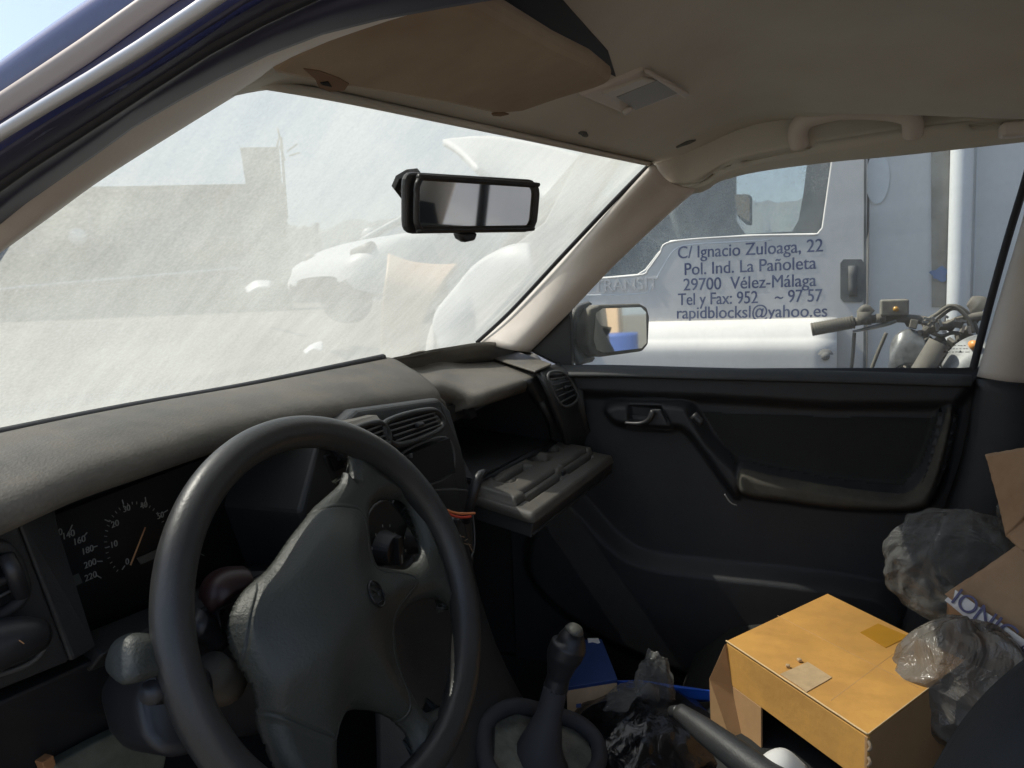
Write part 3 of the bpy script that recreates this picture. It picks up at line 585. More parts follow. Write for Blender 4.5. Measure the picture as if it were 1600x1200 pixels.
tube('needle',[U(204,883,Y=.618),U(227,824,Y=.618)],[.0009,.0006],M['needle'],cl,n=2,seg=6)
tube('needle',[U(90,900,Y=.618),U(104,872,Y=.618)],[.0009,.0006],M['needle'],cl,n=2,seg=6)
prism('display',[U(213,872,Y=.6235),U(250,856,Y=.6235),U(255,866,Y=.6235),U(219,882,Y=.6235)],(0,-.001,0),M['lcd'],cl)
prism('display',[U(88,912,Y=.6235),U(122,896,Y=.6235),U(128,910,Y=.6235),U(94,928,Y=.6235)],(0,-.001,0),M['lcd'],cl)
# ---- centre stack
st=prism('centre_stack',[U(500,690,Y=.52),U(560,640,Y=.53),U(686,622,Y=.535),U(704,640,Y=.53),U(722,700,Y=.515),U(741,790,Y=.50),U(742,880,Y=.50),U(715,960,Y=.50),U(560,1010,Y=.50),U(470,800,Y=.52)],(.0,.12,0),M['plastic'],dash,bevel=.006)
prism('stack_hood',[U(510,668,Y=.515),U(590,648,Y=.515),U(596,656,Y=.505),U(518,680,Y=.505)],(0,.03,0),M['dashtop'],dash,bevel=.003)
vent('air_vent',[U(603,660,Y=.505),U(676,641,Y=.508),U(690,668,Y=.502),U(620,695,Y=.498)],dash,4,.004)
vent('air_vent',[U(530,684,Y=.505),U(592,660,Y=.505),U(606,694,Y=.498),U(545,715,Y=.498)],dash,4,.004)
# radio slot
R_=[U(622,714,Y=.505),U(697,684,Y=.507),U(706,738,Y=.50),U(640,762,Y=.498)]
sl=tube('radio_slot',R_,.002,M['edge'],dash,closed=True,n=40,seg=6); prism('slot_shade',[p+Vector((0,-.006,0)) for p in R_],(0,.02,0),M['black'],sl)  # solid black slab stands in for the shade inside the empty slot
for x,y in((632,716),(642,712)): box('terminal',U(x,y,Y=.49),(.004,.004,.006),M['edge'],sl,bevel=.001)
# switch block left of slot
sb=prism('switch_block',[U(508,712,Y=.517),U(534,702,Y=.517),U(548,745,Y=.517),U(520,757,Y=.517)],(0,.02,0),M['plain'],dash,bevel=.002)
prism('rocker',[U(514,716,Y=.516),U(530,710,Y=.516),U(538,730,Y=.516),U(522,737,Y=.516)],(0,-.002,0),M['black'],sb,bevel=.001)
# heater panel
hp_=[U(585,790,Y=.495),U(726,766,Y=.497),U(738,800,Y=.495),U(738,868,Y=.492),U(690,905,Y=.49),U(590,915,Y=.49)]
hv=tube('heater_panel',hp_,.0016,M['edge'],dash,closed=True,n=60,seg=6)
for x,y in((604,856),(652,840),(698,826)):
    c=U(x,y,Y=.488); g=[tube_geo([c+Vector((0,.008,0)),c+Vector((0,-.012,-.002))],[.022,.018],n=3,seg=28),box_geo(c+Vector((0,-.015,-.002)),(.008,.010,.034))]; g2=[box_geo(c+Vector((.0,-.0205,-.012)),(.0012,.0012,.010))]
    for k in range(7):
        a=math.radians(200-k*36); p=c+Vector((.027*math.cos(a),.003,.027*math.sin(a))); g2.append(box_geo(p,(.001,.001,.003)))
    kn=mesh('heater_knob',*merge(g),M['plain'],dash,smooth=False,bevel=.001); mesh('knob_marks',*merge(g2),M['print'],kn,smooth=False)
tube('orange_wire',[U(676,783,Y=.49),U(694,795,Y=.475),U(715,802,Y=.465),U(742,802,Y=.45)],.0018,M['orangewire'],dash,n=30,seg=8)
tube('red_wire',[U(680,790,Y=.492),U(698,802,Y=.472),U(718,808,Y=.462),U(736,807,Y=.452)],.0018,M['redwire'],dash,n=30,seg=8)
g=[]
for k in range(9):
    x=690+5*k+rs.rand()*6; y=835+rs.rand()*28; g.append(tube_geo([U(x,y,Y=.482),U(x+rs.randn()*9,y+rs.randn()*9,Y=.480)],.0005,n=2,seg=5))
mesh('straw_bits',*merge(g),M['kraft'],dash,smooth=False)
# ---- glovebox lid: moulded tray as a height field
H=[U(735,775,Z=.812),U(868,698,Z=.822)]; Oo=[U(833,806,Z=.795),U(956,714,Z=.803)]
nu,nv=150,90
uq,vq=np.meshgrid(np.linspace(0,1,nu),np.linspace(0,1,nv))
a_,b_,c_,d_2=[np.array(x) for x in(H[0],H[1],Oo[0],Oo[1])]
base=(1-vq)[...,None]*((1-uq)[...,None]*a_+uq[...,None]*b_)+vq[...,None]*((1-uq)[...,None]*c_+uq[...,None]*d_2)
wd,hd=.47,.12
def rect(x0,y0,x1,y1): return sdf([(x0*wd,y0*hd),(x1*wd,y0*hd),(x1*wd,y1*hd),(x0*wd,y1*hd)],uq*wd,vq*hd)
hz=-.012+.012*sm(0,.004,rect(.0,-.2,1.0,1.0))
hz+= .013*sm(0,.004,rect(.02,-.2,.955,.70))
hz-= .008*sm(0,.004,rect(.10,.60,.50,.80)); hz-= .008*sm(0,.004,rect(.56,.60,.93,.80))
for cx,cy,rx,ry in((.60,.22,.085,.20),(.78,.16,.075,.20)):
    q=1-np.hypot((uq-cx)/rx,(vq-cy)/ry); hz-=.012*sm(0,.12,q)
hz-= .012*sm(0,.005,rect(.17,.12,.46,.34)); q=1-np.hypot((uq-.2)/.07,(vq-.23)/.2); hz-=.010*sm(0,.15,q)*(rect(.17,.12,.46,.34)<0)
P=base.copy(); P[...,2]+=hz
lid=grid_mesh('glovebox_lid',P,M['lid'],dash,solid=.004)
sk=[]
for p0,p1 in((c_,d_2),(a_,c_),(d_2,b_)):
    sk.append(prism_geo([Vector(p0)+Vector((0,0,-.012)),Vector(p1)+Vector((0,0,-.012)),Vector(p1)+Vector((0,.004,-.034)),Vector(p0)+Vector((0,.004,-.034))],(0,.004,0) if p0 is c_ else (.004,0,0)))
sk.append(prism_geo([Vector(a_)+Vector((0,0,-.030)),Vector(b_)+Vector((0,0,-.030)),Vector(d_2)+Vector((0,0,-.030)),Vector(c_)+Vector((0,0,-.030))],(0,0,.003)))
mesh('lid_shell',*merge(sk),M['plastic'],lid,False,0,.002)
box('lid_latch',Vector(base[int(.70*nv),int(.53*nu)])+Vector((0,0,.006)),(.014,.012,.008),M['plain'],lid,bevel=.001)
tube('hinge_bar',[U(722,765,Z=.828),U(866,692,Z=.836)],.006,M['plain'],lid,n=4)
tube('lid_arm',[U(728,812,Z=.80),U(737,780,Z=.835),U(748,745,Z=.865),U(757,737,Z=.868)],[.008,.007,.008,.004],M['plain'],lid,n=14)
g=[]
dp=[]
for k in range(260):
    u_=np.clip(.86+.07*rs.randn(),.66,.95); v_=np.clip(.34+.16*rs.randn(),.05,.66); q=base[int(v_*(nv-1)),int(u_*(nu-1))]+np.array((0,0,hz[int(v_*(nv-1)),int(u_*(nu-1))]))
    g.append(box_geo(Vector(q)+Vector((0,0,.0008)),tuple(rs.uniform(.0012,.004,3)*np.array((1,1,.5))),Matrix.Rotation(rs.rand()*3,3,'Z')))
o=mesh('sawdust',*merge(g),M['kraft'],None,smooth=False); o['kind']='stuff'; tag(o,'pale sawdust spilt on the open glovebox lid','sawdust')
o=None
# ---- steering wheel
az,el=math.radians(-8.2),math.radians(22.4); cW=Vector((-.225,.418,.837))
nW=Vector((math.sin(az)*math.cos(el),-math.cos(az)*math.cos(el),math.sin(el))); hW=Vector((math.cos(az),math.sin(az),0)); vW=nW.cross(hW)
def wl(px,py,h=0):
    p=U(px,py,P=(tuple(cW+nW*h),tuple(nW)))-cW; return (p.dot(hW),p.dot(vW))
sw=empty('steering_wheel',cW,'x','x'); del sw['label']; del sw['category']; sw.parent=car; sw.matrix_parent_inverse=WORLD(car).inverted()
RR=.1715
tube('rim',[cW+hW*RR*math.cos(t)+vW*RR*math.sin(t) for t in np.linspace(0,2*math.pi,49)[:-1]],.0162,M['rim'],sw,closed=True,n=160,seg=24,up=nW)
O1=[(545,715),(537,738),(529,758),(510,776),(481,802),(447,842),(413,890),(384,919),(365,948),(356,977),(360,1016),(373,1050),(387,1084),(399,1122),(413,1161),(428,1198),(446,1235),(440,1300),(300,1500),(-100,1500),(-100,400),(520,400)]
O2=[(582,800),(590,786),(603,778),(635,779),(652,806),(664,847),(662,866),(645,886),(601,882),(589,871),(582,832)]
O3=[(622,980),(636,955),(655,940),(688,932),(716,955),(724,1020),(719,1079),(690,1106),(667,1108),(645,1075),(628,1030)]
O4=[(541,1121),(556,1108),(590,1112),(632,1133),(650,1162),(652,1200),(640,1300),(560,1300),(535,1220),(530,1160)]
PD=[(481,804),(500,796),(519,792),(545,794),(563,800),(572,830),(576,870),(592,892),(640,898),(650,910),(635,930),(618,955),(612,985),(616,1030),(634,1078),(640,1105),(632,1124),(600,1112),(560,1100),(535,1112),(526,1150),(515,1149),(461,1127),(399,1096),(391,1045),(391,982),(403,934),(432,871)]
NG=460; lin=np.linspace(-.172,.172,NG); gx_,gy_=np.meshgrid(lin,lin)
S=.163-np.hypot(gx_,gy_)
for O_,oh in((O1,-.014),(O2,-.004),(O3,-.004),(O4,-.006)): S=np.minimum(S,-sdf([tuple(q) for q in cr([wl(*p,oh) for p in O_],220,True)],gx_,gy_))
Gy,Gx=np.gradient(S,lin[1]-lin[0]); cell=(lin[1]-lin[0]); gn=np.hypot(Gx,Gy)+1e-6
snap=(S<0)&(S>-1.5*cell); gx2=np.where(snap,gx_-Gx/gn*S,gx_); gy2=np.where(snap,gy_-Gy/gn*S,gy_)
er=.017; e_=np.clip(S,0,er)/er; hh=-.016+.018*np.sqrt(np.clip(1-(1-e_)**2,0,1))
pdl=[tuple(q) for q in cr([wl(*p,.004) for p in PD],200,True)]; D_=sdf(pdl,gx2,gy2)
dome=.036*(1-np.exp(-(np.clip(D_,0,1)/.034)**1.25))
for _k in range(26): dome=(dome+np.roll(dome,1,0)+np.roll(dome,-1,0)+np.roll(dome,1,1)+np.roll(dome,-1,1))/5
for _k in range(9):
    for q_ in (5,): dome=(dome+np.roll(dome,q_,0)+np.roll(dome,-q_,0)+np.roll(dome,q_,1)+np.roll(dome,-q_,1))/5
hh+=.003*sm(-.006,.0,D_)+dome*sm(-.012,.004,D_)
seam=(np.abs(D_)<cell*.9); hh-=.0022*np.exp(-(D_/(cell*1.3))**2)
mask=(S[:-1,:-1]>-.8*cell)&(S[1:,:-1]>-.8*cell)&(S[:-1,1:]>-.8*cell)&(S[1:,1:]>-.8*cell)
ctr=np.array(cW); P=ctr+gx2[...,None]*np.array(hW)+gy2[...,None]*np.array(vW)+hh[...,None]*np.array(nW)
hub=grid_mesh('airbag_cover',P,M['pad'],sw,mask=mask,solid=.018,off=-1)
# skirt and column boss behind
loft('boss',[[cW+nW*h+hW*(x+r*math.cos(t))+vW*(y+r*1.25*math.sin(t)) for t in np.linspace(0,2*math.pi,13)[:-1]] for h,r,x,y in((-.022,.060,.01,.0),(-.04,.055,.008,0),(-.058,.042,.005,.0),(-.075,.035,0,0))],M['pad'],sw,n=40,m=16,closed=True)
# emblem: ring with V above W
ex,ey=wl(588,928,.030); hc=.0
i0=np.argmin(abs(lin-ex)); j0=np.argmin(abs(lin-ey)); eh=hh[j0,i0]+.001
E0=cW+hW*ex+vW*ey+nW*eh
# the wheel stands a quarter turn over: its own up is -h
eu=(-hW*.9+vW*.35).normalized(); es=nW.cross(eu)*-1
r_=.0125; sx=(P[j0,i0+6]-P[j0,i0-6]); sy=(P[j0+6,i0]-P[j0-6,i0]); nE=Vector(np.cross(sx,sy)).normalized()
es=(es-nE*es.dot(nE)).normalized(); eu=nE.cross(es); eu=eu if eu.dot(-hW)>0 else -eu
g=[tube_geo([E0+es*r_*math.cos(t)+eu*r_*math.sin(t) for t in np.linspace(0,2*math.pi,25)[:-1]],.0012,closed=True,n=40,seg=8)]
def stroke(pts): g.append(tube_geo([E0+es*x*r_+eu*y*r_+nE*.0003 for x,y in pts],.0009,n=len(pts),seg=6) if len(pts)==2 else ([],[]))
for s in(((-.35,.9),(0,.15)),((0,.15),(.35,.9)),((-.85,.4),(-.4,-.8)),((-.4,-.8),(0,-.05)),((0,-.05),(.4,-.8)),((.4,-.8),(.85,.4))): stroke(s)
mesh('emblem',*merge(g),M['emblem'],sw)
# ---- steering column, stalks, hazard switch
cb=cW-nW*.06; 
loft('column_shroud',[[cb-nW*d+hW*(sxx*math.cos(t))+vW*(oy+syy*math.sin(t)) for t in np.linspace(0,2*math.pi,13)[:-1]] for d,sxx,syy,oy in((.0,.040,.045,-.02),(.03,.055,.062,-.025),(.10,.062,.068,-.03),(.2,.06,.06,-.03))],M['plain'],car,n=36,m=16,closed=True)
sk_=prism('column_cover',[U(205,1075,D=.60),U(250,1030,D=.60),U(340,1040,D=.62),U(345,1150,D=.62),U(300,1185,D=.60),U(255,1185,D=.58),U(228,1150,D=.58)],Vector((.02,.07,-.02)),M['plain'],car,bevel=.012,smooth=True)
stk=loft('indicator_stalk',[[U(165,1030,D=.57),U(166,1048,D=.565),U(180,1060,D=.56),U(176,1035,D=.58),U(172,1020,D=.59)],[U(176,1005,D=.57),U(178,1050,D=.555),U(192,1070,D=.55),U(205,1040,D=.585),U(195,1005,D=.60)],[U(205,990,D=.57),U(205,1030,D=.553),U(212,1066,D=.55),U(228,1050,D=.59),U(220,1000,D=.61)],[U(245,992,D=.58),U(245,1030,D=.565),U(250,1055,D=.565),U(256,1045,D=.60),U(255,1005,D=.62)],[U(300,1000,D=.60),U(300,1030,D=.59),U(302,1045,D=.59),U(305,1035,D=.62),U(303,1010,D=.63)]],M['pad'],car,n=24,m=24,closed=True)
tube('stalk_knob',[U(236,1082,D=.56),U(250,1082,D=.58)],.009,M['plain'],stk,n=3,seg=14)
tube('wiper_stalk',[U(300,975,D=.66),U(325,985,D=.68),U(345,1010,D=.69)],[.014,.012,.008],M['plain'],car,n=10)
tube('ignition_lock',[U(330,1045,D=.67),U(352,1070,D=.70)],[.016,.02],M['dirtmetal'],car,n=4,seg=16)
hz_=loft('hazard_switch',[[U(328,935,D=.69),U(332,915,D=.69),U(350,903,D=.70),U(378,901,D=.71)],[U(334,938,D=.675),U(340,922,D=.672),U(358,910,D=.68),U(388,908,D=.69)],[U(340,950,D=.675),U(350,938,D=.672),U(368,925,D=.68),U(396,915,D=.69)]],M['red'],car,n=14,m=10,solid=.01)
prism('column_top',[U(305,960,D=.69),U(330,936,D=.70),U(420,890,D=.74),U(430,905,D=.72),U(345,955,D=.68),U(350,985,D=.68),U(325,1000,D=.68)],Vector((.01,.05,-.01)),M['plastic'],car,bevel=.003)
# ---- floor, tunnel, gear lever, handbrake
prism('floor_pan',[Vector((-.62,-1.6,.24)),Vector((.70,-1.6,.24)),Vector((.70,.78,.24)),Vector((-.62,.78,.24))],(0,0,-.03),M['floor'],car)
loft('tunnel',[[Vector((x0,y,z-.24)),Vector((x0+.015,y,z-.03)),Vector((x0+.04,y,z)),Vector((x1-.04,y,z)),Vector((x1-.015,y,z-.03)),Vector((x1,y,z-.24))] for y,z,x0,x1 in((-.8,.42,-.02,.16),(.1,.44,-.03,.16),(.30,.47,-.05,.17),(.40,.53,-.06,.19),(.47,.66,-.07,.21),(.50,.80,-.07,.21))],M['plastic'],car,n=30,m=40,solid=.01)
G0=Vector((.05,.315,.70))
kn0=U(890,990,D=1.02); kb=U(868,1075,D=1.03); gb=U(840,1190,D=1.02)
lev=tube('gear_lever',[kn0+Vector((0,.0,.014)),kn0+Vector((0,0,.011)),kn0,kn0-Vector((0,0,.012)),kn0.lerp(kb,.45),kn0.lerp(kb,.8),kb],[.001,.016,.0245,.024,.019,.0155,.017],M['plain'],car,n=50,seg=24)
tp=U(897,983,D=.998); tube('knob_cap',[tp+Vector((0,0,-.002)),tp+Vector((0,-.002,.003))],[.013,.010],mat('knob_scuff',(.07,.068,.058),.6,var=.6,vscale=300),lev,n=3,seg=18)
tube('gaiter',[kb+Vector((0,0,.004)),kb,kb.lerp(gb,.4),gb,gb+Vector((-.01,0,-.06))],[.0165,.018,.030,.052,.062],M['gaiter'],lev,n=20,seg=14)
gr=[U(755,1150,D=1.0),U(770,1118,D=1.03),U(805,1103,D=1.06),U(850,1112,D=1.08),U(905,1130,D=1.09),U(935,1165,D=1.06),U(925,1210,D=1.0),U(850,1240,D=.95),U(770,1210,D=.95)]
tube('gaiter_collar',gr,.011,M['gaiter'],car,closed=True,n=70,seg=10)
mesh('gaiter_tray',*prism_geo([p-Vector((0,0,.012)) for p in gr],(0,0,-.02)),mat('worn_foam',(.10,.10,.08),.9,var=1.0,vscale=30),car,False)
hb0=U(1062,1112,D=.93); hb1=U(1230,1240,D=.78)
hbk=tube('handbrake',[hb0,hb0.lerp(hb1,.02),hb0.lerp(hb1,.12),hb0.lerp(hb1,.5),hb1],[.010,.0145,.0165,.0175,.020],M['plastic'],car,n=24,seg=20)
bt_=U(1050,1112,D=.945); tube('release_button',[bt_,hb0],[.007,.008],M['plain'],hbk,n=4,seg=14)
# ---- seats
def seat(cx,tag_=None):
    s=loft('seat_cushion',[[Vector((cx-.24,y,z-.06)),Vector((cx-.22,y,z)),Vector((cx,y,z-.02)),Vector((cx+.22,y,z)),Vector((cx+.24,y,z-.06))] for y,z in((.14,.33),(.10,.38),(-.1,.375),(-.38,.35))],M['cloth'],car,n=24,m=20,solid=.12)
    return s
seat(.44); seat(-.30)
def backrest(cx,y0,zt): 
    return loft('seat_backrest',[[Vector((cx-.25,y+.03,z)),Vector((cx-.2,y+.05,z)),Vector((cx,y,z)),Vector((cx+.2,y+.05,z)),Vector((cx+.25,y+.03,z))] for y,z in((y0+.12,.42),(y0,.70),(y0-.07,.95),(y0-.12,zt-.04),(y0-.16,zt))],M['cloth'],car,n=24,m=24,solid=.12)
backrest(.42,-.42,.97)
# driver's seat side bolster close to the camera
loft('driver_backrest',[[U(1440,1230,D=.44),U(1500,1130,D=.44),U(1560,1062,D=.44),U(1640,1000,D=.45)],[U(1480,1260,D=.40),U(1530,1180,D=.40),U(1600,1110,D=.40),U(1700,1050,D=.41)],[U(1560,1400,D=.37),U(1640,1300,D=.37),U(1700,1240,D=.37),U(1800,1180,D=.38)]],M['cloth'],car,n=20,m=14,solid=.10,off=1)
# ---- passenger door
DX=.655
belt0=[(876,576),(960,576),(1100,580),(1300,585),(1518,592)]
yb=[U(*p,X=.63) for p in belt0]
NY,NZ=300,230
ys_=np.linspace(.62,-.34,NY); zs_=np.linspace(.970,.30,NZ); YY,ZZ=np.meshgrid(ys_,zs_)
def yz(pts,x=.62): return [(lambda p:(p.y,p.z))(U(a,b,X=x)) for a,b in pts]
def F_(pts,x=.62,k=0): q=yz(pts,x); q=[tuple(v_) for v_ in cr(q,160,True)] if k else q; return sdf(q,YY,ZZ)
dep=np.zeros_like(YY)
belt=F_([(800,572),(960,578),(1518,593),(1540,594),(1500,640),(1300,640),(1100,628),(950,622),(800,615)],.60)
dep+=.030*sm(-.012,.014,belt)
pod=F_([(935,640),(948,630),(975,627),(1062,629),(1085,650),(1110,690),(1160,745),(1150,790),(1128,768),(1090,715),(1060,680),(1030,680),(960,672),(938,655)],.60,1)
dep=np.maximum(dep,.034*sm(-.006,.018,pod))
arm=F_([(1148,736),(1200,744),(1300,762),(1380,772),(1420,772),(1445,740),(1468,680),(1480,640),(1502,640),(1495,700),(1475,780),(1440,812),(1330,812),(1230,800),(1150,784)],.58,1)
dep=np.maximum(dep,.052*sm(-.008,.022,arm))
# recessed pull pocket
pk=F_([(973,636),(1028,638),(1045,668),(976,664)],.59); dep-=.022*sm(-.001,.006,pk)
# lower bin with its lip
bn=F_([(850,760),(905,800),(950,850),(1000,880),(1100,895),(1220,908),(1340,925),(1400,945),(1430,1010),(1300,1150),(1100,1100),(900,1010),(800,900)],.58,1)
dep=dep+.028*sm(-.006,.030,bn)*sm(.03,.0,dep)
P=np.stack([DX-.005-dep,YY,ZZ],-1)
door=grid_mesh('passenger_door',P,M['door'],car,flip=False,solid=.02,off=1)
cpts=[(1090,640),(1300,648),(1478,648),(1440,730),(1405,768),(1300,758),(1150,732),(1115,680)]
pc=F_(cpts,.64); msk=(pc[:-1,:-1]>.004)&(arm[:-1,:-1]<-.003)
P2=P.copy(); P2[...,0]-=.002; grid_mesh('cloth_insert',P2,M['cloth'],door,mask=msk)
dm=mat('armrest_cloth',(.022,.023,.024),.8,bump=.8,bscale=700,dust=.42,dcol=(.20,.18,.13))
cl_=.0032; ga_z,ga_y=np.gradient(arm,zs_[1]-zs_[0],ys_[1]-ys_[0]); gn_=np.hypot(ga_z,ga_y)+1e-6; sh_=np.where((arm<.007)&(arm>.007-2*cl_),.007-arm,0)
ma_=(arm[:-1,:-1]>.007-cl_*.7)&(arm[1:,1:]>.007-cl_*.7)&(arm[1:,:-1]>.007-cl_*.7)&(arm[:-1,1:]>.007-cl_*.7); P3=P.copy(); P3[...,1]+=ga_y/gn_*sh_; P3[...,2]+=ga_z/gn_*sh_; P3[...,0]-=.0018; grid_mesh('armrest',P3,dm,door,mask=ma_)
# belt moulding top and glass run
tube('belt_seal',[U(x,y-2,X=.645) for x,y in belt0],.005,M['rubber'],door,n=40,seg=10)
loft('door_sill_top',[[U(x,y-1,X=.655) for x,y in belt0],[U(x,y+1,X=.63) for x,y in belt0],[U(x,y+14,X=.612) for x,y in belt0]],mat('dusty_sill',(.02,.023,.028),.6,bump=.4,bscale=450,dust=.30,dcol=(.16,.16,.14)),door,n=30,m=10,solid=.006)
hd_=tube('door_handle',[U(977,661,X=.60),U(1000,662,X=.594),U(1014,656,X=.59),U(1021,642,X=.592)],[.003,.004,.005,.006],M['plain'],door,n=20,seg=10)
prism('handle_paddle',[U(1018,640,X=.594),U(1032,640,X=.594),U(1044,665,X=.594),U(1010,664,X=.594)],(.006,0,0),M['door'],hd_,bevel=.002)
tube('window_switch',[U(1083,648,X=.588),U(1097,662,X=.588)],.008,M['plain'],door,n=5,seg=12)
tube('lock_pin',[U(1464,588,X=.632),U(1464,594,X=.632)],.004,M['plain'],door,n=3)
tube('pin_collar',[U(1464,593,X=.632)+Vector((.010*math.cos(t),.018*math.sin(t),0)) for t in np.linspace(0,2*math.pi,13)[:-1]],.0015,M['plain'],door,closed=True,n=24)
tube('handle_end',[U(1132,772,X=.598),U(1142,786,X=.592),U(1152,790,X=.592)],.0015,M['edge'],door,n=10)
# door window
gl=V((880,560),(900,470),(1000,370),(1100,280),(1200,250),(1330,215),(1450,200),(1640,190),(1530,600),(1200,600),(880,590),x=.668)
plate('door_glass',gl,[],frame_of((.668,0,0),(0,-1,0),(0,0,1)),.004,M['pane'],door)
tube('window_channel',[U(1625,200,X=.655),U(1600,290,X=.655),U(1575,372,X=.655),U(1545,480,X=.655),U(1517,590,X=.655)],.0060,M['rubber'],door,n=30,seg=10)
qt=[U(820,545,X=.648),U(850,515,X=.648),U(885,474,X=.648),U(890,480,X=.648),U(893,574,X=.648),U(906,584,X=.640),U(860,566,X=.640)]
prism('mirror_corner',qt,(.02,0,0),M['plain'],door,bevel=.003)
# etched mark on glass
g=[]
for k,s in enumerate(("◊","AAAAAA","AAAAAAA")): pass
for k in range(3):
    for i in range(7+k): 
        p=U(1477+i*5-k*2+rs.rand()*2,540+k*5,X=.6645); g.append(box_geo(p,(.0006,.0026+rs.rand()*.001,.0010)))
for x in(1474,1498): p=U(x,551,X=.6645); g.append(prism_geo([p,p+Vector((0,-.005,0)),p+Vector((0,-.0025,.004))],(.0006,0,0)))
mesh('etched_mark',*merge(g),M['vandark'],door,smooth=False)
# outside mirror
om=loft('door_mirror',[[U(898,505,X=.70),U(893,535,X=.70),U(905,572,X=.70)],[U(905,482,X=.72),U(898,530,X=.74),U(915,565,X=.72)],[U(925,474,X=.80),U(912,525,X=.86),U(930,560,X=.80)]],mat('mirror_housing',(.022,.022,.023),.55,dust=.25),car,n=12,m=12,solid=.01)
mo=[(922,482),(938,476),(1000,474),(1012,480),(1016,495),(1014,538),(1005,549),(940,558),(926,556),(918,540),(917,500)]
m0=U(965,516,X=.79); mn=Vector((-.62,-.78,.02)).normalized(); mp=(tuple(m0),tuple(mn))
mo3=[U(*p,P=mp) for p in mo]
prism('mirror_shell',mo3,-mn*.05,M['dirtmetal'],om,bevel=.006)
gi=[(930,489),(940,482),(1000,480),(1008,488),(1009,536),(1001,544),(940,551),(931,546),(926,530)]
prism('mirror_glass',[U(*p,P=mp)+mn*.0012 for p in gi],mn*.002,M['mirror'],om)
# ---- pillars and roof
def wl3(pts,k=0): return [w(*p,k) for p in pts]
pA=[(1018,256),(960,318),(880,405),(800,490),(752,533)]
loft('windscreen_pillar',[wl3(pA,-.004),wl3([(x+4,y+2) for x,y in pA],.014),
  [U(1045,285,X=.575),U(985,348,X=.59),U(905,430,X=.60),U(832,508,X=.61),U(795,546,X=.61)],
  [U(1080,296,X=.610),U(1012,362,X=.622),U(945,428,X=.628),U(880,496,X=.632),U(824,550,X=.632)],
  [U(1094,293,X=.652),U(1015,360,X=.655),U(953,418,X=.655),U(893,482,X=.655),U(830,548,X=.655)]],M['trim'],car,n=30,m=22,solid=.006,off=-1)
tube('screen_edge_seal',wl3([(1018,254),(960,313),(880,398),(800,484),(745,535)],.003),.0045,M['rubber'],car,n=40,seg=8)
# rear side pillar (between the doors)
loft('door_pillar',[[U(1612,290,X=.64),U(1590,370,X=.64),U(1560,470,X=.64),U(1526,588,X=.64)],[U(1650,300,X=.61),U(1605,372,X=.605),U(1578,470,X=.60),U(1545,592,X=.60)],[U(1720,300,X=.60),U(1660,380,X=.595),U(1610,480,X=.59),U(1592,598,X=.59)],[U(1800,320,X=.62),U(1740,400,X=.62),U(1700,500,X=.62),U(1680,600,X=.62)]],M['trim'],car,n=30,m=20,solid=.01)
loft('pillar_foot',[[U(1524,592,X=.628),U(1500,720,X=.628),U(1450,860,X=.628),U(1400,1000,X=.628)],[U(1545,594,X=.602),U(1530,720,X=.60),U(1490,880,X=.60),U(1440,1020,X=.60)],[U(1595,600,X=.59),U(1600,740,X=.585),U(1570,900,X=.585),U(1540,1020,X=.585)],[U(1700,600,X=.61),U(1720,740,X=.61),U(1700,900,X=.61),U(1700,1020,X=.61)]],M['door'],car,n=24,m=20,solid=.01)
# headliner: sheet with recess over the passenger window, bulging towards the header rail
def HZ(x,y):
    x=np.asarray(x,float); y=np.asarray(y,float)
    yh=.369-(x+.354)*.0874; zh=1.272+(x+.354)*.0697; dist=yh-y
    z=zh+(1.405-zh)*sm(-.02,.24,dist)
    z=z-sm(.20,.50,x)*sm(.12,.3,dist)*(.024+np.clip((.06-y)*.15,0,.05))
    z=z-.05*sm(-.30,-.52,x)
    z=z-.006*np.exp(-(((x-.25)/.12)**2+((y+.25)/.2)**2))-.004*np.exp(-(((x-.05)/.05)**2+((y+.02)/.12)**2))-.003*np.sin(x*23+y*9)*sm(.2,.4,dist)*.5
    return z+.028*sm(.505,.53,x)*sm(.24,.38,dist)
xs=np.linspace(-.50,.66,110); ts=np.linspace(0,1,80); XX,TT=np.meshgrid(xs,ts)
yh=.369-(XX+.354)*.0874; YY2=yh-TT*(yh+1.55)
grid_mesh('headliner',np.stack([XX,YY2,HZ(XX,YY2)],-1),M['liner'],car,solid=.004,off=1,flip=True)
def UH(px,py,off=0):
    d=ray(px,py); d=d/np.linalg.norm(d); t=.3
    for k in range(600):
        p=C0+d*t
        if p[2]>float(HZ(p[0],p[1]))-off: break
        t+=.003
    return Vector(p)
# header strip: front edge tucked on the glass
hp1=[(395,128),(530,152),(690,186),(830,216),(930,238),(1018,257)]
tube('header_edge',wl3(hp1,.003),.004,M['liner'],car,n=40,seg=8)
# side rail above passenger window
rl0=[(1016,262),(1045,284),(1090,284),(1140,256),(1240,234),(1400,208),(1640,180)]
rl1=[(1060,296),(1094,293),(1120,278),(1184,261),(1300,245),(1400,235),(1640,208)]
loft('side_rail',[[U(1020,215,X=.56),U(1080,205,X=.58),U(1150,190,X=.60),U(1240,176,X=.61),U(1400,150,X=.62),U(1640,130,X=.62)],[U(x,y,X=.605) for x,y in rl0],[U(x,y+2,X=.60) for x,y in rl0],[U(x,y,X=.64) for x,y in rl1],[U(x,y-2,X=.665) for x,y in rl1]],M['liner'],car,n=50,m=24,solid=.008)
gh=tube('grab_handle',[U(1250,228,X=.60),U(1247,206,X=.585),U(1260,187,X=.572),U(1298,178,X=.567),U(1360,176,X=.567),U(1405,178,X=.57),U(1424,187,X=.575),U(1426,208,X=.60)],[.016,.0165,.014,.011,.011,.0125,.015,.016],M['trim'],car,n=60,seg=14)
box('coat_hook_cover',U(1592,202,X=.59),(.03,.05,.022),M['trim'],car,bevel=.006)
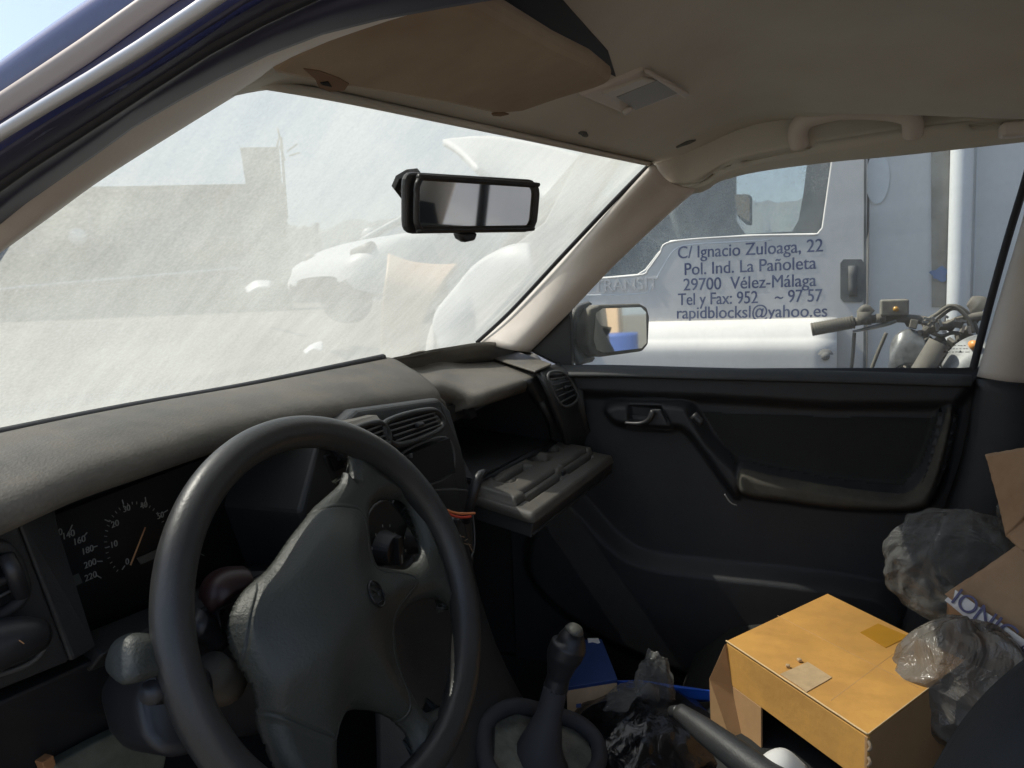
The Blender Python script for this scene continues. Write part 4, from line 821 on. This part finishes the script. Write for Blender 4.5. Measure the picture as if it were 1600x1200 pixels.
# interior lamp
lq=[UH(*p,.004) for p in((905,148),(1005,108),(1072,145),(975,177))]
lc=sum(lq,Vector())/4; ln=(lq[2]-lq[0]).cross(lq[3]-lq[1]).normalized(); ln=ln if ln.z<0 else -ln
ip=(tuple(lc),tuple(ln))
def IP(L_,o=0): return [U(*p,P=ip)+ln*o for p in L_]
il=prism('interior_lamp',IP(((905,148),(1005,108),(1072,145),(975,177)),.002),-ln*.02,M['trim'],car,bevel=.003)
prism('lens',IP(((960,147),(1025,120),(1058,141),(990,168)),.0045),-ln*.004,M['lamp'],il,bevel=.001)
prism('blank',IP(((938,141),(1002,117),(1022,120),(955,147)),.0055),-ln*.004,mat('pale_plastic',(.55,.52,.46),.5),il,bevel=.001)
pb=IP([(978,168)],.002)[0]; tube('lamp_switch',[pb,pb+ln*.005],.0065,M['trim'],il,n=3,seg=16)
prism('lamp_hood',IP(((1003,106),(1010,104),(1075,141),(1067,147)),.002),ln*.006,M['trim'],il,bevel=.002)
prism('visor_gap_shade',[UH(*p,.003) for p in((735,-40),(850,-30),(950,82),(962,120),(900,92),(800,34),(735,4))],(0,0,.002),M['rubber'],car)  # black sheet laid on the headliner, painted shade of the gap above the visor
# missing passenger visor: two torn fixing holes
for a_,b_ in(((1057,230),(1086,219)),((905,207),(917,212))):
    tube('visor_socket',[UH(*a_,.001),UH((a_[0]+b_[0])/2,(a_[1]+b_[1])/2-1,.002),UH(*b_,.001)],[.002,.004,.002],M['grime'],car,n=8,seg=8)
# driver's sun visor
vp=((0,.33,1.268),(-.0697,.28,1.0)); vo=Vector((0,0,-.012))
VZ=[(418,118),(450,86),(520,52),(620,18),(700,5),(745,8),(800,38),(870,78),(925,103),(958,128),(930,140),(870,158),(812,178),(770,181),(700,166),(600,150),(500,135)]
vis=prism('sun_visor',[U(*p,P=vp) for p in VZ],Vector((0,0,.016)),M['visor'],car,bevel=.007,smooth=False)
stn_=[(474,106),(500,110),(530,121),(545,130),(538,140),(515,142),(498,135),(492,122)]
prism('burn_stain',[U(*p,P=vp)-Vector((0,0,.0006)) for p in stn_],(0,0,.001),M['stain'],vis)
prism('tear',[U(*p,P=vp)-Vector((0,0,.0012)) for p in((500,127),(512,125),(518,133),(504,130))],(0,0,.001),M['black'],vis)
prism('burn_stain',[U(*p,P=vp)-Vector((0,0,.0006)) for p in((768,177),(785,175),(795,178),(782,181),(770,180))],(0,0,.001),M['stain'],vis)
# ---- rear view mirror
mc_=U(733,318,D=.78); mn2=Vector((-.315,-.936,-.155)).normalized(); mq=(tuple(mc_),tuple(mn2))
def rrect(c,k=5):
    out=[]; n=len(c)
    for i in range(n):
        p,a,b=Vector(c[i]),Vector(c[i-1]),Vector(c[(i+1)%n]); d0=(a-p).normalized()*.012; d1=(b-p).normalized()*.012
        for t in np.linspace(0,1,k): out.append((p+d0)*(1-t)**2+p*2*t*(1-t)+(p+d1)*t*t)
    return out
oc=[U(*p,P=mq) for p in((634,268),(841,281),(835,363),(634,366))]
mb=prism('rear_view_mirror',rrect(oc),-mn2*.009,M['plain'],car,bevel=.004)
ic=[U(*p,P=mq)+mn2*.0045 for p in((644,276),(833,289),(827,356),(643,359))]
prism('mirror_glass',rrect(ic),-mn2*.001,M['mirror'],mb)
tube('mirror_frame',[p+mn2*.002 for p in rrect(ic)],.0032,M['plain'],mb,closed=True,n=100,seg=8)
prism('dip_lever',[U(*p,P=mq) for p in((718,364),(748,364),(744,376),(730,379),(722,374))],-mn2*.012,M['plain'],mb,bevel=.003)
tube('mirror_stem',[w(634,285,.004),w(640,290,.012),U(672,314,P=mq)-mn2*.010],[.012,.010,.012],M['plain'],mb,n=8,seg=18)
prism('mounting_pad',[w(*p,.004) for p in((611,290),(618,274),(635,264),(652,262),(652,268),(640,290),(628,312))],-WN*.006,M['plain'],mb,bevel=.001)
# ---- driver side: inner pillar trim and blue body frame around the opening
b7=[(-220,570),(-100,470),(0,396),(80,338),(160,280),(280,204),(400,130)]
b6=[(-220,520),(-100,408),(0,326),(120,240),(240,156),(400,60),(600,0),(900,-60),(1300,-120)]
loft('windscreen_pillar',[wl3(b7,.004),wl3([(x-6,y-4) for x,y in b7],.016)],M['trim'],car,n=24,m=4,solid=.004)
def rear(P): return P+[P[-1]+Vector((.02,-.45,.02)),P[-1]+Vector((.02,-1.3,.01))]
s7=rear(wl3([(-220,566),(-100,466),(0,392),(80,334),(160,276),(280,200),(400,126)],.012)+[U(440,92,X=-.43),U(530,46,X=-.44),U(650,4,X=-.45),U(900,-60,X=-.455)])
s6=rear([U(x,y,X=-.49) for x,y in b6[:8]])
m67=[a.lerp(b,.5)+Vector((-.0,-.012,-.004)) for a,b in zip(cr(s7,20),cr(s6,20))]
loft('pillar_trim',[s7,m67,s6,off(s6,-.012,.012,.006)],M['trim'],car,n=60,m=18,solid=.004)
def band(pts,X,dn=(0,0,0)): return rear([U(x,y,X=X)+Vector(dn) for x,y in pts])
E_=lambda l,r:[(l[0][0]-200,l[0][1]+(l[0][1]-l[1][1])*200/(l[1][0]-l[0][0]))]+l+r
B5=E_([(0,240),(80,188),(240,96),(384,0)],[(560,-90),(800,-180),(1200,-280)])
B4=E_([(0,218),(100,160),(240,76),(345,0)],[(520,-100),(780,-200),(1200,-310)])
B3=E_([(0,196),(120,120),(256,24),(296,0)],[(480,-110),(760,-220),(1200,-340)])
B2=E_([(0,168),(120,92),(240,12),(262,0)],[(440,-120),(740,-240),(1200,-370)])
B1=E_([(0,138),(100,68),(204,0)],[(400,-130),(720,-260),(1200,-400)])
B0=E_([(0,105),(80,48),(152,0)],[(360,-140),(700,-290),(1200,-440)])
seal=[(a[0]*.5+b[0]*.5,a[1]*.5+b[1]*.5) for a,b in zip(B5,[(-200,500),(0,326),(120,240),(240,156),(500,30),(860,-50),(1240,-110)])]
bb6=[(-200,503),(0,328),(120,242),(240,158),(500,28),(860,-50),(1240,-110)]
bb6=rear([U(x,y,X=-.505) for x,y in bb6])
sr=lambda P,n=40:cr(P,n)
R5,R4,R3,R2,R1,R0=[band(b,x) for b,x in((B5,-.548),(B4,-.546),(B3,-.538),(B2,-.530),(B1,-.516),(B0,-.500))]
frm=loft('door_frame',[off(bb6,.02,.02,.0),bb6,[a.lerp(b,.33)+Vector((.006,0,.003)) for a,b in zip(sr(bb6),sr(R5))],[a.lerp(b,.66)+Vector((-.003,0,-.002)) for a,b in zip(sr(bb6),sr(R5))],R5],mat('blue_black_frame',(.012,.014,.045),.5,dust=.10),car,n=60,m=30,solid=.003)
mm=[a.lerp(b,.5)+Vector((-.006,-.002,.002)) for a,b in zip(sr(R5),sr(R4))]
loft('body_frame',[off(R5,.004,0,-.001),mm,R4,[a.lerp(b,.5)+Vector((.005,.003,0)) for a,b in zip(sr(R4),sr(R3))],off(R3,.0,0,0),[a.lerp(b,.5)+Vector((-.007,-.004,.004)) for a,b in zip(sr(R3),sr(R2))],R2,[a.lerp(b,.5)+Vector((.008,.004,-.002)) for a,b in zip(sr(R2),sr(R1))],R1,[a.lerp(b,.5)+Vector((-.006,-.003,.003)) for a,b in zip(sr(R1),sr(R0))],off(R0,.006,0,.002),off(R0,.05,.02,-.01)],M['paint'],car,n=70,m=80,solid=.002)
loft('tan_highlight_strip',[[p+Vector((-.002,-.001,.001)) for p in sr(R3)],[a.lerp(b,.5)+Vector((-.009,-.005,.005)) for a,b in zip(sr(R3),sr(R2))],[p+Vector((-.002,-.001,.001)) for p in sr(R2)]],mat('tan_highlight',(.34,.29,.25),.5),car,n=70,m=10,solid=.002)  # tan strip: sun highlight on the blue body, put into the colour
tube('highlight_bead',[a.lerp(b,.5)+Vector((-.006,-.003,.002)) for a,b in zip(sr(R5),sr(R4))],.0030,mat('pale_highlight',(.5,.5,.5),.35,metal=.3),frm,n=60,seg=10)  # pale bead added for the white sun glint along the frame
tube('door_seal',[a.lerp(b,.5)+Vector((-.002,0,0)) for a,b in zip(sr(bb6),sr(R5))],.004,M['rubber'],frm,n=60,seg=8)
# outer roof skin and rear of the cabin (keeps the light right)
loft('roof_panel',[[Vector((-.47,.25,1.345)),Vector((.03,.36,1.405)),Vector((.64,.30,1.37))],[Vector((-.50,-.3,1.41)),Vector((.03,-.3,1.445)),Vector((.64,-.3,1.425))],[Vector((-.50,-1.5,1.39)),Vector((.03,-1.5,1.42)),Vector((.64,-1.5,1.40))]],M['paint'],car,n=16,m=16,solid=.008,off=1)
for s,X in((1,.64),(-1,-.58)):
    tube('rear_pillar',[Vector((X*.96,-1.15,1.38)),Vector((X,-1.35,.95))],.06,M['trim'],car,n=6)
    tube('rear_roof_rail',[Vector((X*.97,-.35,1.36)),Vector((X*.97,-1.5,1.35))],.03,M['trim'],car,n=6)
    prism('rear_side',[Vector((X,-.36,.25)),Vector((X,-1.7,.25)),Vector((X,-1.7,.93)),Vector((X,-.36,.95))],(.03*s,0,0),M['door'],car)
tube('door_pillar',[Vector((-.57,-.36,.3)),Vector((-.57,-.33,.95)),Vector((-.55,-.36,1.38))],.035,M['trim'],car,n=8)
tube('rear_door_bar',[Vector((.64,-.95,.94)),Vector((.62,-.98,1.36))],.015,M['rubber'],car,n=4)
loft('rear_bench',[[Vector((-.55,-.95,.5)),Vector((.03,-.93,.5)),Vector((.6,-.95,.5))],[Vector((-.55,-1.1,.75)),Vector((.03,-1.08,.75)),Vector((.6,-1.1,.75))],[Vector((-.5,-1.2,1.0)),Vector((.03,-1.2,1.02)),Vector((.55,-1.2,1.0))]],M['cloth'],car,n=12,m=12,solid=.1)
prism('rear_shelf',[Vector((-.58,-1.25,.96)),Vector((.62,-1.25,.96)),Vector((.62,-1.7,.94)),Vector((-.58,-1.7,.94))],(0,0,-.02),M['cloth'],car)
prism('sill',[Vector((-.60,-.36,.22)),Vector((-.60,.75,.22)),Vector((-.60,.75,.36)),Vector((-.60,-.36,.36))],(-.06,0,0),M['paint'],car,bevel=.01)
prism('front_wing',[Vector((-.62,.62,.25)),Vector((-.62,1.9,.25)),Vector((-.62,1.9,.72)),Vector((-.62,1.0,.9)),Vector((-.62,.72,.95)),Vector((-.62,.62,.9))],(.03,0,0),M['paint'],car,bevel=.01)
prism('front_wing',[Vector((.72,.62,.25)),Vector((.72,1.9,.25)),Vector((.72,1.9,.72)),Vector((.72,1.0,.9)),Vector((.72,.72,.95)),Vector((.72,.62,.9))],(-.03,0,0),M['paint'],car,bevel=.01)
for x in(-.60,.62):
    for y in(1.35,-1.35): tube('wheel',[Vector((x,y,.3)),Vector((x+(.16 if x<0 else -.16),y,.3))],.30,M['tyre'],car,n=3,seg=28)

# ================================================================== things lying in the car
# big open carton on the passenger seat
zt=.62
A_,B_,C_,D_3=[U(*p,Z=zt) for p in((1135,1001),(1293,927),(1508,1032),(1356,1147))]
Hh=.235
_w=mat('frayed_edge',(.70,.50,.26),.85)
box1=empty('cardboard_box',((A_+C_)/2-Vector((0,0,Hh))),'brown cardboard box standing on its side on the passenger seat, top in full sun','box')
def wallp(p,q,h0,h1,nm,m,par,th=.004):
    d=(q-p).normalized(); nn=Vector((-d.y,d.x,0)); ct=(A_+C_)/2
    if nn.dot(ct-p)<0: nn=-nn
    return [p+Vector((0,0,-h0)),q+Vector((0,0,-h0)),q+Vector((0,0,-h1)),p+Vector((0,0,-h1))],nn*th
ga=(B_-A_).normalized(); gd=(D_3-A_).normalized()
top=prism('top_panel',[A_,B_,C_,D_3],(0,0,-.004),M['card'],box1,bevel=.0015)
pl_,nn=wallp(D_3,C_,.004,Hh,'',0,0); prism('side_panel',pl_,nn,M['cardin'],box1,bevel=.001)
pl_,nn=wallp(B_,C_,.004,Hh,'',0,0); prism('side_panel',pl_,nn,M['cardin'],box1,bevel=.001)
# face towards us is the open mouth: short hanging strip, inner left wall
pl_,nn=wallp(A_,D_3,.004,.062,'',0,0); prism('front_strip',pl_,nn,M['card'],box1,bevel=.001)
p1=A_+gd*.075
g=[prism_geo([A_-ga*.004+Vector((0,0,-.004)),A_-ga*.030-gd*.01+Vector((0,0,-.052)),A_-ga*.026-gd*.008+Vector((0,0,-Hh)),p1-ga*.0+Vector((0,0,-Hh)),p1+Vector((0,0,-.062)),A_+gd*.012+Vector((0,0,-.062))],ga*.004)]
mesh('side_flap',*merge(g),M['cardin'],box1,False,0,.001)
pl_=[A_+Vector((0,0,-.004)),B_+Vector((0,0,-.004)),B_+Vector((0,0,-Hh)),A_+Vector((0,0,-Hh))]; prism('side_panel',pl_,gd*.004,M['cardin'],box1,bevel=.001)
prism('bottom_panel',[p+Vector((0,0,-Hh+.006)) for p in(A_,B_,C_,D_3)],(0,0,-.004),M['cardin'],box1)
tp_=[U(*p,Z=zt+.0008) for p in((1344,987),(1361,974),(1412,990),(1422,998),(1384,1012))]
prism('brown_tape',[U(*p,Z=zt+.0008) for p in((1344,988),(1372,974),(1420,994),(1384,1012))],(0,0,-.0006),M['tapebrown'],top)
prism('pale_tape',[U(*p,Z=zt+.0012) for p in((1219,1053),(1262,1034),(1300,1058),(1292,1063),(1260,1081),(1248,1072))],(0,0,-.0008),M['tapepale'],top)
for (x0,y0),(x1,y1) in(((1215,962),(1435,1075)),((1298,1095),(1415,1008))):
    tube('crease',[U(x0,y0,Z=zt-.0002),U(x1,y1,Z=zt-.0002)],.0005,M['cardin'],top,n=3,seg=6)
tube('worn_edge',[A_.lerp(D_3,t)+Vector((0,0,.0002*math.sin(t*40)))-ga*.0004 for t in np.linspace(0,1,14)],.0011,_w,box1,n=60,seg=6)
tube('worn_edge',[D_3.lerp(C_,t) for t in np.linspace(0,1,8)],.0008,_w,box1,n=30,seg=6)
# torn corrugated corner
zg=[]
for k in range(14):
    p=D_3+Vector((0,0,-.006-k*.009))+ga*.002; zg.append(p+gd*(.003 if k%2 else -.003))
tube('torn_edge',zg,.0022,M['kraft'],box1,n=60,seg=6)
g=[]
for i,(x,y,s) in enumerate(((1249,1031,.006),(1231,1040,.0055))):
    o=box('crumb',U(x,y,Z=zt+.003),(s,s*.9,s*.7),M['tapepale'],None,R=Matrix.Rotation(i+.6,3,'Z'),bevel=.0015)
    tag(o,('tan crumb on the sunlit box top, farther from the edge tape' if i==0 else 'tan crumb on the sunlit box top, nearer the steering wheel'),'crumb','crumbs on the cardboard box')
o=loft('paper_cup_lid',[UL([(1192,1200),(1196,1182),(1215,1172),(1232,1176),(1258,1200)],D=.82),UL([(1185,1230),(1196,1212),(1215,1200),(1232,1202),(1262,1230)],D=.80),UL([(1180,1270),(1195,1255),(1215,1240),(1235,1240),(1262,1265)],D=.79)],M['paper'],None,n=16,m=10,solid=.003)
tag(o,'scrap of white card with a rounded edge in front of the open cardboard box','paper')
# crumpled carton at right with printed tape
cart=empty('crumpled_carton',U(1600,950,D=1.02),'crumpled brown carton with white printed tape, wrapped in plastic at the right','box')
def rough_panel(name,corners,amp,mt,par,n=26,th=.004,seed=1):
    r=np.random.RandomState(seed); a,b,c,d=[np.array(p) for p in corners]
    u_,v_=np.meshgrid(np.linspace(0,1,n),np.linspace(0,1,n)); Pn=(1-v_)[...,None]*((1-u_)[...,None]*a+u_[...,None]*b)+v_[...,None]*((1-u_)[...,None]*d+u_[...,None]*c)
    nn=np.cross(b-a,d-a); nn/=np.linalg.norm(nn); hsum=np.zeros_like(u_)
    for k in range(7):
        th_=r.rand()*math.pi; q=u_*math.cos(th_)+v_*math.sin(th_); c0=r.uniform(-.2,1.2); hsum+=r.uniform(-1,1)*np.abs(q-c0)
    hsum-=hsum.mean(); Pn=Pn+nn*(hsum*amp)[...,None]+r.randn(*Pn.shape)*amp*.02
    return grid_mesh(name,Pn,mt,par,solid=th)
rough_panel('flap',[U(1537,712,D=1.04),U(1660,690,D=.96),U(1650,760,D=.98),U(1574,838,D=1.04)],.012,M['cardbrown'],cart,seed=3)
rough_panel('flap',[U(1574,838,D=1.04),U(1650,760,D=.98),U(1660,850,D=.97),U(1600,862,D=1.01)],.006,M['cardbrown'],cart,seed=9)
bp=rough_panel('body_panel',[U(1482,932,D=1.06),U(1600,848,D=1.02),U(1790,980,D=.88),U(1625,1060,D=.95)],.010,M['cardbrown'],cart,seed=5)
rough_panel('body_panel',[U(1482,934,D=1.06),U(1625,1062,D=.95),U(1650,1230,D=.99),U(1480,1100,D=1.10)],.010,M['cardbrown'],cart,seed=6)
ta=[U(1492,921,D=1.045),U(1640,1028,D=.925),U(1622,1058,D=.93),U(1476,938,D=1.05)]
prism('printed_tape',ta,(ta[1]-ta[0]).cross(ta[3]-ta[0]).normalized()*.001,M['tapewhite'],cart)
axx=(ta[1]-ta[0]).normalized(); ayy=(ta[0]-ta[3])
nT=axx.cross(ayy).normalized(); nT=nT if nT.dot(Vector(C0)-ta[0])>0 else -nT
v,f=text_mesh("IONIC",frame_of(ta[3]+axx*.006+ayy*.16+nT*.0016,axx,ayy),.034,.0003,space=.95)
v2,f2=text_mesh("&",frame_of(ta[3]+axx*.108+ayy*.45+nT*.0016,axx,ayy),.018,.0003)
mesh('tape_lettering',*merge([(v,f),(v2,f2)]),M['ink'],cart,smooth=False)
# plastic bags
def bag(name,label,cen,rad,mt,seed,amp=.28,cat='plastic bag',n=70,fmul=1.0,ridge=1.5):
    r=np.random.RandomState(seed); a,b=np.meshgrid(np.linspace(0,2*math.pi,n),np.linspace(.02,math.pi-.02,n//2+8))
    D=np.stack([np.cos(a)*np.sin(b),np.sin(a)*np.sin(b),np.cos(b)],-1); h=np.zeros_like(a)
    for k in range(9):
        v_=r.randn(3); v_/=np.linalg.norm(v_); h+=np.sin((D@v_)*r.uniform(1.5,4.5)*fmul+r.rand()*6)*.35
    for k in range(int(46*fmul)):
        v_=r.randn(3); v_/=np.linalg.norm(v_); u_=np.cross(v_,r.randn(3)); u_/=np.linalg.norm(u_); wd_=r.uniform(.05,.20)
        x_=np.abs(D@v_-r.uniform(-.5,.5))/wd_; y_=np.exp(-((D@u_-r.uniform(-.8,.8))/r.uniform(.25,.7))**2)
        h+=np.clip(1-x_,0,1)**1.3*y_*r.choice([-1,1,1])*wd_*9
    h=h/np.abs(h).max()
    Pn=np.array(cen)+D*np.array(rad)*(1+amp*h)[...,None]; Pn[:,-1]=Pn[:,0]
    o=grid_mesh(name,Pn,mt,None,flip=True); tag(o,label,cat); return o
c=U(1500,895,D=1.12); bag('plastic_bag','clear plastic bag bulging beside the printed tape of the crumpled carton',c,(.085,.095,.085),M['clear'],3,.22,n=110)
c=U(1514,1075,D=.98); bag('plastic_bag','clear plastic bag hanging below the crumpled carton, right of the sunlit box',c,(.066,.084,.092),M['smoky'],8,.22,n=110)
c=U(1572,800,D=1.12); bag('plastic_bag','small shiny twist of clear plastic under the carton flap',c,(.012,.012,.022),M['clear'],5,.3,n=40)
c=U(1010,1190,D=1.12); bag('bin_bag','black bin bag between the gear lever and the handbrake',c,(.14,.13,.085),M['binbag'],14,.16,n=130,fmul=1.8)
c=U(1020,1085,D=1.16); bag('plastic_bag','dusty clear plastic bag knotted upright beside the small blue and tan box',c,(.035,.03,.055),M['clear'],21,.30,n=70)
c=U(985,1105,D=1.15); bag('plastic_bag','dusty clear plastic bag spread flat in front of the small blue and tan box',c,(.06,.04,.025),M['clear'],22,.30,n=70)
# small blue / tan box and blue bar
q=[U(885,1075,D=1.20),U(964,1062,D=1.20),U(966,1128,D=1.17),U(888,1150,D=1.16)]
t_=[U(905,1000,D=1.30),U(940,998,D=1.30)]
sb_=empty('product_box',q[3],'small card box with dark blue top and tan printed side behind the gear lever','box')
dn=(q[1]-q[0]).cross(q[3]-q[0]).normalized(); dn=dn if dn.dot(Vector(fw))>0 else -dn
prism('tan_side',q,dn*.02,M['kraft'],sb_,bevel=.001)
prism('blue_top',[U(884,1074,D=1.197),U(965,1061,D=1.197),t_[1],t_[0]],Vector((0,0,-.01)),M['bluebox'],sb_,bevel=.001)
prism('white_label',[U(920,1008,D=1.289),U(938,1006,D=1.289),U(935,998,D=1.30),U(918,998,D=1.30)],Vector((0,0,.001)),M['paper'],sb_)
g=[]
for (x,y,a,b) in((900,1100,8,5),(935,1110,7,3),(905,1120,10,3),(950,1095,6,5),(925,1135,6,3)): g.append(prism_geo([U(x,y,D=1.165),U(x+a,y-1,D=1.165),U(x+a,y+b,D=1.163),U(x,y+b+1,D=1.163)],dn*.0008))
mesh('print_marks',*merge(g),M['bluebox'],sb_,smooth=False)
o=prism('blue_bar',[U(965,1063,D=1.24),U(1000,1062,D=1.24),U(1118,1079,D=1.2),U(1118,1096,D=1.2),U(1000,1084,D=1.235),U(965,1080,D=1.24)],Vector((.01,.02,-.01)),M['blue'],None,bevel=.002)
tag(o,'bright blue plastic bar lying on the floor behind the knotted bag','plastic bar')

# ================================================================== air of the yard
hb=box('haze',(0,0,480),(24000,24000,1300),M['floor'],None,bevel=0); hb['kind']='stuff'
hm=bpy.data.materials.new('haze_air'); hm.use_nodes=True; t=hm.node_tree; t.nodes.remove(t.nodes['Principled BSDF'])
pv=t.nodes.new('ShaderNodeVolumePrincipled'); pv.inputs['Color'].default_value=(.80,.86,.95,1); pv.inputs['Density'].default_value=1.2e-4
t.links.new(pv.outputs[0],t.nodes['Material Output'].inputs['Volume']); hb.data.materials.clear(); hb.data.materials.append(hm)

# ================================================================== yard behind the car, seen only in the mirrors
sb2=empty('storage_shed',(-1.2,-13,0),'beige rendered wall of a shed reflected at the left of the door mirror','building')
prism('wall',[Vector((-6,-13,0)),Vector((.42,-13,0)),Vector((.42,-13,3.4)),Vector((-6,-13,3.4))],(0,-4,0),M['beigepaint'],sb2)
prism('roof',[Vector((-6.2,-12.8,3.42)),Vector((.62,-12.8,3.42)),Vector((.62,-17.2,3.42)),Vector((-6.2,-17.2,3.42))],(0,0,.15),M['grime'],sb2)
v,f=merge([tube_geo([Vector((.52,-5.2,z)) for z in(0,.02,.30,.32,.60,.62,.90)],[.29,.29,.29,.30,.30,.29,.29],n=40,seg=28)]); o=mesh('blue_drum',v,f,mat('faded_blue_plastic',(.10,.16,.42),.5),None); tag(o,'blue plastic drum reflected low in the door mirror','drum')
for k,x in enumerate((1.1,3.4,-3.6)):
    o=prism('bay_line',[Vector((x,-4,.004)),Vector((x+.12,-4,.004)),Vector((x+.12,-12,.004)),Vector((x,-12,.004))],(0,0,.004),M['yardline'],None); struct(o)
